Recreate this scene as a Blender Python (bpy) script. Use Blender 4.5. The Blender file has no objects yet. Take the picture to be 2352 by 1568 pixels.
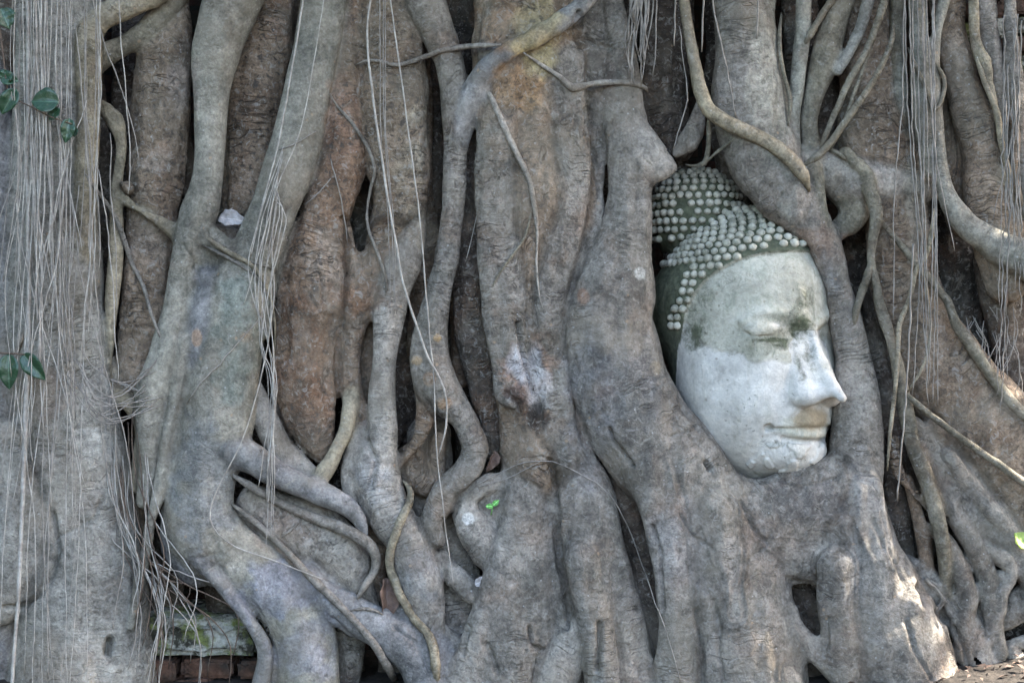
import bpy, bmesh, math, random
import numpy as np
from mathutils import Vector
random.seed(7)
R = math.radians
sc = bpy.context.scene
C = sc.collection

# ------------------------------------------------------------------ camera, world, sun
S = 0.00102            # metres per photo unit (the photograph counted as 2352 x 1568 units) at the root plane
DIST = 4.0
CAMZ = 0.80
cam = bpy.data.objects.new('camera', bpy.data.cameras.new('camera'))
C.objects.link(cam)
cam.location = (0, -DIST, CAMZ)
cam.rotation_euler = (R(90), 0, 0)
cam.data.sensor_width = 36
cam.data.lens = 36 * DIST / (2352 * S)
cam.data.clip_end = 400
sc.camera = cam

SUN_EL, SUN_AZ = 42, 87      # elevation; azimuth from +y (behind the roots) towards +x (right)
w = bpy.data.worlds.new('World'); sc.world = w; w.use_nodes = True
nt = w.node_tree
sky = nt.nodes.new('ShaderNodeTexSky'); sky.sky_type = 'NISHITA'; sky.sun_disc = False
sky.sun_elevation = R(SUN_EL); sky.sun_rotation = R(SUN_AZ); sky.air_density = 1.0; sky.dust_density = 2.5
bg = nt.nodes['Background']; bg.inputs[1].default_value = 0.15
nt.links.new(sky.outputs[0], bg.inputs[0])
sun = bpy.data.objects.new('sun', bpy.data.lights.new('sun', 'SUN')); C.objects.link(sun)
sun.data.energy = 3.2; sun.data.angle = R(0.5); sun.data.color = (1, .95, .86)
sd = Vector((math.sin(R(SUN_AZ)) * math.cos(R(SUN_EL)), math.cos(R(SUN_AZ)) * math.cos(R(SUN_EL)), math.sin(R(SUN_EL))))
sun.rotation_euler = sd.to_track_quat('Z', 'Y').to_euler()
sc.view_settings.view_transform = 'Standard'; sc.view_settings.look = 'None'
sc.view_settings.exposure = 3.38; sc.view_settings.gamma = 1
sc.cycles.max_bounces = 4; sc.cycles.diffuse_bounces = 1; sc.cycles.use_denoising = True

# ------------------------------------------------------------------ helpers
def W(X, Y, d=0.0):
    """photo units + depth towards the viewer -> world point"""
    f = (DIST - d * S) / DIST
    return ((X - 1176) * S * f, -d * S, CAMZ + (784 - Y) * S * f)

def unproj(P):
    f = (DIST + P[:, 1]) / DIST
    return 1176 + P[:, 0] / (S * f), 784 - (P[:, 2] - CAMZ) / (S * f), -P[:, 1] / S

def lin(c):
    return tuple((v / 12.92 if v <= .04045 else ((v + .055) / 1.055) ** 2.4) for v in c)

def hash3(i, j, k, seed):
    h = (i.astype(np.int64) * 374761393 + j.astype(np.int64) * 668265263 + k.astype(np.int64) * 2147483647 + seed * 1013904223) & 0xffffffff
    h = ((h ^ (h >> 13)) * 1274126177) & 0xffffffff
    h = (h ^ (h >> 16)) & 0xffff
    return h.astype(np.float32) / 65535.0

def vnoise(P, scale, seed=0):
    q = P * np.asarray(scale, dtype=np.float32)
    i = np.floor(q).astype(np.int64); f = (q - i).astype(np.float32); f = f * f * (3 - 2 * f)
    out = 0
    for a in (0, 1):
        wa = f[:, 0] if a else 1 - f[:, 0]
        for b in (0, 1):
            wb = f[:, 1] if b else 1 - f[:, 1]
            for c in (0, 1):
                wc = f[:, 2] if c else 1 - f[:, 2]
                out = out + wa * wb * wc * hash3(i[:, 0] + a, i[:, 1] + b, i[:, 2] + c, seed)
    return out * 2 - 1

def fbm(P, scale, oct=3, seed=0):
    o = 0; a = 1.0; t = 0
    for n in range(oct):
        o = o + a * vnoise(P, np.asarray(scale) * 2.03 ** n, seed + n * 7); t += a; a *= .5
    return o / t

def catmull(pts, step):
    P = np.array(pts, dtype=float)
    if len(P) == 2:
        n = max(1, int(np.linalg.norm(P[1, :2] - P[0, :2]) / step))
        return np.array([P[0] + (P[1] - P[0]) * t for t in np.linspace(0, 1, n + 1)])
    Q = np.vstack([2 * P[0] - P[1], P, 2 * P[-1] - P[-2]])
    out = []
    for i in range(1, len(Q) - 2):
        p0, p1, p2, p3 = Q[i - 1], Q[i], Q[i + 1], Q[i + 2]
        n = max(1, int(round(np.linalg.norm((p2 - p1)[:2]) / step)))
        for t in np.arange(n) / n:
            out.append(.5 * ((2 * p1) + (-p0 + p2) * t + (2 * p0 - 5 * p1 + 4 * p2 - p3) * t ** 2 + (-p0 + 3 * p1 - 3 * p2 + p3) * t ** 3))
    out.append(P[-1])
    return np.array(out)

def surface_nets(D, org, h):
    """zero surface of the grid D (negative inside) -> vertices, quads, and grid index of each vertex's cell"""
    s = D < 0
    nx, ny, nz = D.shape
    cnt = np.zeros((nx - 1, ny - 1, nz - 1), np.uint8)
    for a in (0, 1):
        for b in (0, 1):
            for c in (0, 1):
                cnt += s[a:nx - 1 + a, b:ny - 1 + b, c:nz - 1 + c]
    act = (cnt > 0) & (cnt < 8)
    ii, jj, kk = np.nonzero(act)
    idx = -np.ones(act.shape, np.int32); idx[ii, jj, kk] = np.arange(len(ii))
    val = {}
    for a in (0, 1):
        for b in (0, 1):
            for c in (0, 1):
                val[a, b, c] = D[ii + a, jj + b, kk + c]
    acc = np.zeros((len(ii), 3), np.float32); num = np.zeros(len(ii), np.float32)
    cor = list(val)
    for p in cor:
        for ax in range(3):
            if p[ax] == 0:
                q = list(p); q[ax] = 1; q = tuple(q)
                va, vb = val[p], val[q]
                m = (va < 0) != (vb < 0)
                t = np.where(m, va / np.where(m, va - vb, 1), 0)
                for d in range(3):
                    acc[:, d] += np.where(m, p[d] + (t if d == ax else 0), 0)
                num += m
    V = np.stack([ii, jj, kk], 1).astype(np.float32) + acc / num[:, None]
    V = V * h + np.array(org, np.float32)
    F = []
    A = s[:-1, 1:-1, 1:-1]; B = s[1:, 1:-1, 1:-1]
    for flip in (0, 1):
        i, j, k = np.nonzero(A & ~B if flip == 0 else ~A & B); j = j + 1; k = k + 1
        q = np.stack([idx[i, j - 1, k - 1], idx[i, j, k - 1], idx[i, j, k], idx[i, j - 1, k]], 1)
        F.append(q if flip == 0 else q[:, ::-1])
    A = s[1:-1, :-1, 1:-1]; B = s[1:-1, 1:, 1:-1]
    for flip in (0, 1):
        i, j, k = np.nonzero(A & ~B if flip == 0 else ~A & B); i = i + 1; k = k + 1
        q = np.stack([idx[i - 1, j, k - 1], idx[i - 1, j, k], idx[i, j, k], idx[i, j, k - 1]], 1)
        F.append(q if flip == 0 else q[:, ::-1])
    A = s[1:-1, 1:-1, :-1]; B = s[1:-1, 1:-1, 1:]
    for flip in (0, 1):
        i, j, k = np.nonzero(A & ~B if flip == 0 else ~A & B); i = i + 1; j = j + 1
        q = np.stack([idx[i - 1, j - 1, k], idx[i, j - 1, k], idx[i, j, k], idx[i - 1, j, k]], 1)
        F.append(q if flip == 0 else q[:, ::-1])
    return V, np.vstack(F), (ii, jj, kk)

def vert_normals(V, F):
    a = V[F[:, 2]] - V[F[:, 0]]; b = V[F[:, 3]] - V[F[:, 1]]
    n = np.cross(a, b)
    N = np.zeros_like(V)
    for c in range(4):
        for d in range(3):
            N[:, d] += np.bincount(F[:, c], n[:, d], len(V)).astype(np.float32)
    return N / np.maximum(np.linalg.norm(N, axis=1, keepdims=True), 1e-12)

def smooth_attr(A, F, it):
    A = A.astype(np.float32)
    one = A.ndim == 1
    if one: A = A[:, None]
    n = len(A)
    src = np.concatenate([F[:, c] for c in range(4)]); dst = np.concatenate([F[:, (c + 1) % 4] for c in range(4)])
    deg = np.bincount(src, minlength=n) + np.bincount(dst, minlength=n) + 1e-6
    for _ in range(it):
        B = np.empty_like(A)
        for d in range(A.shape[1]):
            B[:, d] = (np.bincount(src, A[dst, d], n) + np.bincount(dst, A[src, d], n)) / deg
        A = .35 * A + .65 * B
    return A[:, 0] if one else A

def np_mesh(name, V, F, mat, N=None, attrs=None, parent=None, smooth=True):
    me = bpy.data.meshes.new(name)
    F = np.asarray(F, np.int32); k = F.shape[1]
    me.vertices.add(len(V)); me.vertices.foreach_set('co', np.asarray(V, np.float32).ravel())
    me.loops.add(F.size); me.loops.foreach_set('vertex_index', F.ravel())
    me.polygons.add(len(F)); me.polygons.foreach_set('loop_start', np.arange(len(F), dtype=np.int32) * k)
    me.polygons.foreach_set('use_smooth', np.full(len(F), smooth))
    for an, av in (attrs or {}).items():
        av = np.asarray(av, np.float32)
        if av.ndim == 2:
            at = me.attributes.new(an, 'FLOAT_COLOR', 'POINT')
            at.data.foreach_set('color', np.hstack([av, np.ones((len(av), 1), np.float32)]).ravel())
        else:
            at = me.attributes.new(an, 'FLOAT', 'POINT'); at.data.foreach_set('value', av)
    me.update(calc_edges=True)
    if N is not None: me.normals_split_custom_set_from_vertices(N.tolist())
    me.materials.append(mat)
    o = bpy.data.objects.new(name, me); C.objects.link(o)
    if parent: o.parent = parent
    return o

def empty(name, loc=(0, 0, 0)):
    o = bpy.data.objects.new(name, None); C.objects.link(o); o.location = loc; return o
def tag(o, label=None, cat=None, group=None, kind=None):
    if label: o['label'] = label
    if cat: o['category'] = cat
    if group: o['group'] = group
    if kind: o['kind'] = kind
    return o

def tube_arrays(P, r, sides=6, wob=0.0):
    """P n x 3 world points, r radii in metres"""
    P = np.asarray(P, float); r = np.asarray(r, float); n = len(P)
    T = np.gradient(P, axis=0); T /= np.maximum(np.linalg.norm(T, axis=1, keepdims=True), 1e-9)
    up = np.array([.1, 1, .05]); A = np.cross(T, up); A /= np.maximum(np.linalg.norm(A, axis=1, keepdims=True), 1e-9)
    B = np.cross(T, A)
    an = np.arange(sides) * 2 * math.pi / sides
    rr = r[:, None] * (1 + wob * np.random.RandomState(int(abs(P[0, 0]) * 1e4) % 9999).uniform(-1, 1, (n, sides)))
    V = P[:, None, :] + rr[..., None] * (np.cos(an)[None, :, None] * A[:, None, :] + np.sin(an)[None, :, None] * B[:, None, :])
    V = V.reshape(-1, 3)
    F = []
    for i in range(n - 1):
        for j in range(sides):
            F.append((i * sides + j, i * sides + (j + 1) % sides, (i + 1) * sides + (j + 1) % sides, (i + 1) * sides + j))
    V = np.vstack([V, P[:1], P[-1:]]); a = n * sides
    for j in range(sides):
        F.append((a, (j + 1) % sides, j, j)); b = (n - 1) * sides
        F.append((a + 1, b + j, b + (j + 1) % sides, b + (j + 1) % sides))
    return V, F

class NB:                                   # small node-tree builder
    def __init__(s, name):
        s.m = bpy.data.materials.new(name); s.m.use_nodes = True; s.t = s.m.node_tree; s.n = s.t.nodes; s.b = s.n['Principled BSDF']
        s.co = s.n.new('ShaderNodeTexCoord').outputs['Object']
    def lk(s, a, b): s.t.links.new(a, b)
    def put(s, inp, v):
        if hasattr(v, 'is_output') or isinstance(v, bpy.types.NodeSocket): s.lk(v, inp)
        else:
            try: inp.default_value = v
            except Exception: inp.default_value = (*v, 1)
    def attr(s, name, color=False):
        a = s.n.new('ShaderNodeAttribute'); a.attribute_name = name; return a.outputs['Color' if color else 'Fac']
    def vmul(s, v, k):
        a = s.n.new('ShaderNodeVectorMath'); a.operation = 'MULTIPLY'; s.put(a.inputs[0], v); s.put(a.inputs[1], k); return a.outputs[0]
    def noise(s, scale, detail=4, rough=.55, vec=None, dist=0):
        a = s.n.new('ShaderNodeTexNoise'); s.put(a.inputs['Vector'], vec or s.co); a.inputs['Scale'].default_value = scale
        a.inputs['Detail'].default_value = detail; a.inputs['Roughness'].default_value = rough; a.inputs['Distortion'].default_value = dist
        return a.outputs['Fac']
    def vor(s, scale, vec=None, feature='F1'):
        a = s.n.new('ShaderNodeTexVoronoi'); s.put(a.inputs['Vector'], vec or s.co); a.inputs['Scale'].default_value = scale; a.feature = feature
        return a.outputs
    def math(s, op, a, b=0, c=None, clamp=False):
        n = s.n.new('ShaderNodeMath'); n.operation = op; n.use_clamp = clamp; s.put(n.inputs[0], a); s.put(n.inputs[1], b)
        if c is not None: s.put(n.inputs[2], c)
        return n.outputs[0]
    def rng(s, v, a, b, c=0, d=1):
        n = s.n.new('ShaderNodeMapRange'); s.put(n.inputs[0], v)
        for i, x in enumerate((a, b, c, d)): s.put(n.inputs[i + 1], x)
        return n.outputs[0]
    def mix(s, f, a, b, mode='MIX'):
        n = s.n.new('ShaderNodeMix'); n.data_type = 'RGBA'; n.blend_type = mode
        s.put(n.inputs[0], f)
        s.put(n.inputs[6], a if not isinstance(a, tuple) or len(a) == 4 else (*a, 1)); s.put(n.inputs[7], b if not isinstance(b, tuple) or len(b) == 4 else (*b, 1))
        return n.outputs[2]
    def bump(s, h, dist, strength=1, prev=None):
        n = s.n.new('ShaderNodeBump'); n.inputs['Strength'].default_value = strength; n.inputs['Distance'].default_value = dist
        s.put(n.inputs['Height'], h)
        if prev is not None: s.lk(prev, n.inputs['Normal'])
        return n.outputs[0]
    def gray(s, v):
        n = s.n.new('ShaderNodeCombineColor')
        for i in range(3): s.put(n.inputs[i], v)
        return n.outputs[0]
    def vec(s, x, y, z):
        n = s.n.new('ShaderNodeCombineXYZ'); s.put(n.inputs[0], x); s.put(n.inputs[1], y); s.put(n.inputs[2], z); return n.outputs[0]
    def sep(s, v):
        n = s.n.new('ShaderNodeSeparateXYZ'); s.put(n.inputs[0], v); return n.outputs

# ------------------------------------------------------------------ materials
def bark_material():
    b = NB('fig_bark')
    tone = b.attr('tone', True); rough = b.attr('rough'); u = b.attr('along')
    x, y, z = b.sep(b.co)
    n1 = b.noise(5, 5, .6); n2 = b.noise(45, 6, .65); n3 = b.noise(170, 3, .6); n4 = b.noise(14, 5, .62, dist=.6)
    wr = b.noise(3, 2)
    ring = b.noise(1, 4, .6, vec=b.vec(b.math('MULTIPLY', u, 110), b.math('MULTIPLY', x, 11), b.math('MULTIPLY', y, 11)))
    wu = b.math('ADD', b.math('MULTIPLY', u, 60), b.math('MULTIPLY', b.noise(7, 3), 5))
    rl = b.noise(1, 2, .5, vec=b.vec(wu, b.math('MULTIPLY', x, 9), b.math('MULTIPLY', y, 9)))
    lmask = b.math('MULTIPLY', b.rng(b.noise(6.5, 4, .6), .50, .62), b.math('MULTIPLY_ADD', rough, .85, .06), clamp=True)
    line = b.math('MULTIPLY', b.rng(b.math('ABSOLUTE', b.math('SUBTRACT', rl, .5)), .004, .03, 1, 0), lmask)
    rmask = b.math('MULTIPLY', b.rng(b.noise(5.2, 3), .40, .62), rough)
    ringc = b.noise(1, 3, .6, vec=b.vec(b.math('MULTIPLY', u, 34), b.math('MULTIPLY', x, 4), b.math('MULTIPLY', z, 3)))
    fib = b.noise(1, 4, .6, vec=b.vec(b.math('MULTIPLY', u, 7), b.math('MULTIPLY', x, 110), b.math('MULTIPLY', y, 110)))
    col = b.mix(1, tone, b.gray(b.rng(n1, .33, .67, .62, 1.34)), 'MULTIPLY')
    col = b.mix(1, col, b.gray(b.rng(n4, .3, .7, .66, 1.34)), 'MULTIPLY')
    col = b.mix(b.math('MULTIPLY', b.rng(n4, .55, .72), .35), col, (.20, .175, .15), 'MIX')
    # warm bark patches and green film
    col = b.mix(b.math('MULTIPLY', b.rng(b.noise(9, 5, .65), .52, .68), b.math('MULTIPLY_ADD', rough, .45, .12)), col, (.20, .115, .07))
    col = b.mix(b.math('MULTIPLY', b.rng(b.noise(7.3, 4, .6, vec=b.vmul(b.co, (1, 1, .6))), .50, .7), .2), col, (.15, .165, .13))
    col = b.mix(1, col, b.gray(b.rng(n2, .3, .7, .62, 1.40)), 'MULTIPLY')
    col = b.mix(1, col, b.gray(b.rng(n3, .3, .7, .74, 1.26)), 'MULTIPLY')
    col = b.mix(b.math('MULTIPLY_ADD', rmask, .8, .03), col, b.mix(1, col, b.gray(b.rng(ring, .3, .66, .58, 1.3)), 'MULTIPLY'))
    col = b.mix(b.math('MULTIPLY', line, .75), col, (.05, .042, .036))
    col = b.mix(b.math('MULTIPLY_ADD', rough, .15, .06), col, b.mix(1, col, b.gray(b.rng(fib, .3, .7, .7, 1.25)), 'MULTIPLY'))
    mot = b.noise(70, 5, .7, dist=.8)
    col = b.mix(b.math('MULTIPLY', b.rng(mot, .54, .64), b.math('MULTIPLY_ADD', rough, .5, .2)), col, (.36, .335, .30))
    col = b.mix(b.math('MULTIPLY', b.rng(mot, .46, .37), b.math('MULTIPLY_ADD', rough, .75, .2)), col, (.07, .062, .056))
    scar = b.math('MULTIPLY', b.rng(b.noise(12, 7, .75, dist=1.2), .60, .63), b.math('MULTIPLY_ADD', rough, .8, .05), clamp=True)
    col = b.mix(b.math('MULTIPLY', scar, .6), col, (.30, .26, .21))
    col = b.mix(b.math('MULTIPLY', b.rng(b.noise(4.2, 5, .65, dist=.5), .50, .62), .35), col, (.27, .225, .17))
    # pale ochre lenticel blotches, tiny white specks, dark pits
    pale = b.rng(b.noise(26, 4, .7, dist=1), .61, .69)
    col = b.mix(b.math('MULTIPLY', pale, .38), col, (.40, .36, .30))
    dk = b.rng(b.noise(33, 5, .75, dist=.5), .66, .73)
    col = b.mix(b.math('MULTIPLY', dk, b.math('MULTIPLY_ADD', rough, .5, .3)), col, (.045, .04, .036))
    v = b.vor(75)
    cr = b.sep(v['Color'])[0]
    spk = b.math('MULTIPLY', b.rng(v['Distance'], .10, .20, 1, 0), b.rng(cr, .90, .91))
    col = b.mix(b.math('MULTIPLY', spk, .4), col, (.55, .54, .52))
    v2 = b.vor(38)
    spk2 = b.math('MULTIPLY', b.rng(b.math('ADD', v2['Distance'], b.math('MULTIPLY', n3, .25)), .22, .30, 1, 0), b.rng(b.sep(v2['Color'])[1], .93, .94))
    col = b.mix(b.math('MULTIPLY', spk2, .6), col, (.36, .25, .16))
    b.put(b.b.inputs['Base Color'], col)
    b.b.inputs['Roughness'].default_value = .72
    b.b.inputs['Specular IOR Level'].default_value = .12
    h = b.math('ADD', b.math('MULTIPLY', n2, .55), b.math('MULTIPLY', n3, .22))
    h = b.math('ADD', h, b.math('MULTIPLY', ring, b.math('MULTIPLY_ADD', rmask, 1.6, .06)))
    h = b.math('ADD', h, b.math('MULTIPLY', fib, b.math('MULTIPLY_ADD', rough, .35, .06)))
    h = b.math('ADD', h, b.math('MULTIPLY', n4, b.math('MULTIPLY_ADD', rough, 1.6, .6)))
    h = b.math('SUBTRACT', h, b.math('ADD', b.math('MULTIPLY', dk, .5), b.math('MULTIPLY', line, 1.1)))
    h = b.math('ADD', h, b.math('MULTIPLY', scar, .9))
    h = b.math('ADD', h, b.math('MULTIPLY', mot, b.math('MULTIPLY_ADD', rough, .8, .25)))
    b.put(b.b.inputs['Normal'], b.bump(h, .006, 1))
    return b.m
M_BARK = bark_material()

def simple(name, c1, c2, scale=30, rough=.8, bumpd=.002, spec=.3, detail=5):
    b = NB(name)
    n = b.noise(scale, detail, .6); n2 = b.noise(scale * 5, 3)
    col = b.mix(b.rng(n, .35, .65), c1, c2)
    col = b.mix(1, col, b.gray(b.rng(n2, .3, .7, .8, 1.2)), 'MULTIPLY')
    b.put(b.b.inputs['Base Color'], col); b.b.inputs['Roughness'].default_value = rough; b.b.inputs['Specular IOR Level'].default_value = spec
    b.put(b.b.inputs['Normal'], b.bump(b.math('ADD', n, b.math('MULTIPLY', n2, .4)), bumpd))
    return b.m
M_STRAND = simple('strand_bark', (.34, .30, .26), (.20, .175, .15), 25, .75)
M_STRANDP = simple('pale_strand_bark', (.46, .42, .37), (.27, .235, .20), 25, .7)
M_STRANDD = simple('brown_strand_bark', (.15, .105, .075), (.07, .05, .04), 25, .8)
M_SOIL = simple('soil', (.025, .02, .016), (.06, .048, .038), 14, .95, .012)

def stone_material():
    b = NB('statue_stucco')
    moss = b.attr('moss'); white = b.attr('white'); brown = b.attr('brown')
    n1 = b.noise(9, 6, .62); n2 = b.noise(60, 5, .65); n3 = b.noise(190, 3, .6); n5 = b.noise(24, 6, .7, dist=.4)
    base = b.mix(b.rng(n1, .35, .65), (.40, .375, .30), (.56, .52, .43))
    base = b.mix(b.math('MULTIPLY', b.rng(n5, .5, .66), .6), base, (.25, .265, .20))
    wh = b.mix(b.rng(n1, .3, .7), (.50, .465, .415), (.66, .62, .56))
    wf = b.rng(b.math('ADD', white, b.math('MULTIPLY', b.math('SUBTRACT', n5, .5), .9)), .38, .66)
    wf = b.math('MULTIPLY', wf, b.rng(b.noise(7, 6, .7), .30, .5, .72, 1))
    col = b.mix(wf, base, wh)
    col = b.mix(b.rng(b.math('ADD', brown, b.math('MULTIPLY', b.math('SUBTRACT', n5, .5), 1.0)), .40, .80, 0, .8), col, (.25, .185, .11))
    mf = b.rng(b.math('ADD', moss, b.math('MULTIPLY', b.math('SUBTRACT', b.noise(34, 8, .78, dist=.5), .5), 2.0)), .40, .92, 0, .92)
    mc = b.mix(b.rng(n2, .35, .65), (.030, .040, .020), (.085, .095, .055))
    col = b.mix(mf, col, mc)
    col = b.mix(b.math('MULTIPLY', b.rng(b.noise(1, 5, .7, vec=b.vmul(b.co, (30, 30, 5))), .54, .66), .28), col, (.25, .24, .17))
    v = b.vor(48)
    sp = b.math('MULTIPLY', b.rng(b.math('ADD', v['Distance'], b.math('MULTIPLY', n3, .3)), .22, .34, 1, 0), b.rng(b.sep(v['Color'])[0], .91, .92))
    col = b.mix(b.math('MULTIPLY', sp, .5), col, (.20, .15, .11))
    ve = b.vor(7, feature='DISTANCE_TO_EDGE')['Distance']
    crk = b.math('MULTIPLY', b.rng(b.math('ADD', ve, b.math('MULTIPLY', b.math('SUBTRACT', n5, .5), .12)), .0, .012, 1, 0), b.rng(b.noise(11, 3), .62, .68))
    col = b.mix(b.math('MULTIPLY', crk, .22), col, (.12, .11, .08))
    pit = b.rng(b.noise(95, 3, .6), .66, .72)
    col = b.mix(b.math('MULTIPLY', pit, .4), col, (.17, .16, .12))
    col = b.mix(1, col, b.gray(b.rng(n1, .3, .7, .84, 1.12)), 'MULTIPLY')
    col = b.mix(1, col, b.gray(b.rng(n2, .25, .75, .80, 1.18)), 'MULTIPLY')
    col = b.mix(1, col, b.gray(b.rng(n3, .25, .75, .88, 1.1)), 'MULTIPLY')
    b.put(b.b.inputs['Base Color'], col); b.b.inputs['Roughness'].default_value = .85; b.b.inputs['Specular IOR Level'].default_value = .2
    h = b.math('ADD', b.math('MULTIPLY', n5, b.rng(wf, 0, 1, 1.3, .5)), b.math('ADD', b.math('MULTIPLY', n2, .4), b.math('MULTIPLY', n3, .15)))
    h = b.math('SUBTRACT', h, b.math('ADD', b.math('MULTIPLY', pit, .5), b.math('MULTIPLY', crk, .25)))
    b.put(b.b.inputs['Normal'], b.bump(h, .005))
    return b.m
M_STUCCO = stone_material()

# ------------------------------------------------------------------ the fig tree: root skeletons in photo units (x, y, radius[, depth])
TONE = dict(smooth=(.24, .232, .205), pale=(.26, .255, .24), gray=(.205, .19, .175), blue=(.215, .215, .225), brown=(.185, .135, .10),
            ring=(.22, .17, .13), dark=(.085, .068, .058), tan=(.30, .265, .20), olive=(.18, .165, .132), lite=(.29, .27, .25), gap_shade=(.045, .038, .034))
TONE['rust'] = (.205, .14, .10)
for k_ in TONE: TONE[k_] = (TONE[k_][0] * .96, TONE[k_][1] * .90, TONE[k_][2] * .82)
ROOTS = []
def root(pts, d=0, flat=.85, k=5, tone='gray', rough=.3, label=None, owner=None):
    ROOTS.append(dict(pts=[(p[0], p[1], p[2], (p[3] if len(p) > 3 else d)) for p in pts], flat=flat, k=k, tone=TONE[tone], rough=rough, label=label, owner=owner))
    return len(ROOTS) - 1

# back layer; its darkest fillers paint the black shade of the gaps
root([(600,-60,82),(600,100,74),(585,250,66),(575,400,60),(560,490,50),(545,560,40)], -75, .8, 5, 'ring', .95, 'deep brown root with horizontal wrinkles')
root([(1540,-60,64),(1530,100,62),(1530,250,55),(1555,330,42)], -120, .8, 5, 'dark', .8)
root([(2185,200,45),(2190,300,50),(2200,400,50),(2215,500,45)], -85, .8, 8, 'brown', .8)
root([(2290,600,55),(2300,700,48),(2320,800,44),(2345,900,40),(2370,1000,40)], -90, .8, 6, 'dark', .7)
root([(2040,1060,18),(2055,1130,24),(2072,1210,24),(2088,1290,20),(2100,1350,18)], -60, .9, 5, 'dark', .6)
root([(985,100,40),(985,300,40),(990,500,40)], -150, .8, 5, 'dark', .8)
root([(2235,1330,40),(2262,1390,46),(2262,1440,40)], -30, .9, 8, 'gray', .5)
root([(940,1050,36),(960,1100,36),(995,1112,30),(1000,1060,22),(1006,1010,22)], -20, .9, 10, 'brown', .4)
root([(305,1100,16),(305,1180,25),(312,1260,22),(300,1330,20)], -25, .9, 6, 'brown', .5)
root([(1890,120,30),(1895,250,30),(1905,350,30)], -110, .9, 6, 'dark', .7)
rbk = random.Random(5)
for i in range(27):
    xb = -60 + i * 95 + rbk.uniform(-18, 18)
    root([(xb + rbk.gauss(0, 22), y_, rbk.uniform(34, 52)) for y_ in (-120, 180, 480, 780, 1080, 1380, 1680)], -158 + rbk.uniform(-12, 12), .6, 6, rbk.choice(['dark', 'dark', 'gap_shade']), .8)  # near-black tones here stand in for the shade between the front roots
root([(2200,1000,50),(2120,1150,60),(2080,1300,60)], -120, .7, 6, 'gap_shade', .7)  # filler coloured as the shade of the gap at right
for pts_, d_, t_ in (([(850,600,26),(855,760,30),(845,900,32),(850,1000,30)], -60, 'brown'), ([(955,-60,34),(962,200,32),(960,420,34),(975,620,36),(965,800,34)], -88, 'brown'),
    ([(1068,200,26),(1072,450,28),(1066,700,30),(1075,860,34)], -70, 'brown'), ([(985,1000,46),(1000,1180,52),(1045,1330,62),(1065,1480,74),(1080,1650,80)], -58, 'gray'),
    ([(790,1300,40),(800,1420,46),(780,1540,50),(770,1660,50)], -40, 'gray'), ([(690,1040,36),(650,1110,34),(600,1150,30)], -45, 'brown'), ([(880,1180,40),(850,1300,40),(870,1420,44)], -55, 'brown'),
    ([(1395,1180,40),(1430,1350,46),(1470,1500,50),(1490,1660,54)], -40, 'gray'), ([(430,540,40),(520,560,40),(560,640,40)], -30, 'gray'), ([(1845,1300,50),(1850,1430,54),(1850,1600,60)], -62, 'dark'),
    ([(2010,620,36),(2030,800,40),(2050,980,40),(2070,1120,40)], -95, 'dark'), ([(300,860,40),(350,960,40),(360,1100,36)], -60, 'brown')):
    root(pts_, d_, .8, 7, t_, .55)
# far left
root([(-60,200,80),(-30,450,80),(0,640,75),(0,850,70),(-15,1000,72),(-30,1200,80),(-60,1600,90)], 0, .8, 8, 'blue', .3)
L1 = root([(135,-60,100),(132,100,100),(125,300,98),(118,480,110),(122,700,118),(135,850,122),(150,950,128),(165,1150,140),(185,1350,148),(190,1480,158),(180,1700,190)], 10, .62, 10, 'pale', .35, 'broad pale grey root trunk')
root([(10,1020,60),(40,1150,92),(36,1260,96),(5,1350,72),(-60,1400,60)], 62, .5, 5, 'pale', .3)
root([(400,-60,28),(347,-9,27),(260,28,26),(212,66,27),(205,150,28),(205,260,26),(200,400,24),(195,560,20,50),(192,660,14,22)], 58, .9, 12, 'tan', .3)
root([(420,-60,30),(391,0,30),(347,62,29),(295,100,28),(240,132,28),(190,160,25)], 8, .9, 10, 'olive', .2)
root([(232,245,16),(262,272,22),(279,330,17),(272,400,15),(268,450,16),(268,560,15),(262,650,17),(255,760,16),(250,850,13),(246,885,14),(268,905,17),(300,928,22),(325,962,20),(330,1005,18),(320,1060,17),(312,1120,14)], 20, 1, 6, 'tan', .15)
root([(272,450,12),(310,475,11),(350,500,12),(385,520,17),(420,545,26)], 30, 1, 14, 'tan', .15)
root([(278,425,9),(298,432,15),(306,430,9)], 38, 1, 4, 'brown', 1)
root([(385,-60,46),(385,40,52),(375,120,62),(372,190,72),(370,300,68),(362,400,66),(352,500,60),(345,600,52),(333,700,56),(320,800,56),(300,880,50)], -30, .85, 5, 'ring', .8, 'knobbly ringed root')
Droot = root([(556,-60,68),(536,0,67),(498,108,60),(486,217,44),(482,347,38),(472,434,39),(446,520,43),(420,607,33),(412,680,36),(405,740,41),(385,830,50),(355,905,46),(350,980,38),(345,1060,28),(330,1150,20)], 45, .95, 12, 'smooth', .12, 'smooth grey green root')
root([(425,780,18),(410,860,17),(403,930,15),(386,996,13),(373,1104,14),(347,1191,12),(334,1278,11),(312,1378,9),(300,1440,7)], 72, 1, 10, 'smooth', .15)
root([(470,530,24),(520,575,25),(570,628,25),(605,690,22),(612,760,16)], 55, .9, 14, 'smooth', .2)
root([(430,585,30),(490,592,34),(540,640,34)], 22, .9, 16, 'smooth', .2)
root([(455,640,20),(492,655,40),(490,730,58),(480,820,60)], 48, .8, 16, 'blue', .12)
Groot = root([(760,-60,54),(746,0,54),(727,108,53),(703,217,56),(675,347,58),(632,470,56),(592,580,60),(545,700,78),(515,850,80),(495,970,86),(465,1080,78),(458,1150,76),(470,1225,86),(545,1290,78),(640,1360,76),(682,1420,76),(702,1490,74),(712,1650,78)], 42, .82, 16, 'smooth', .08, 'thick smooth grey green root')
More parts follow.
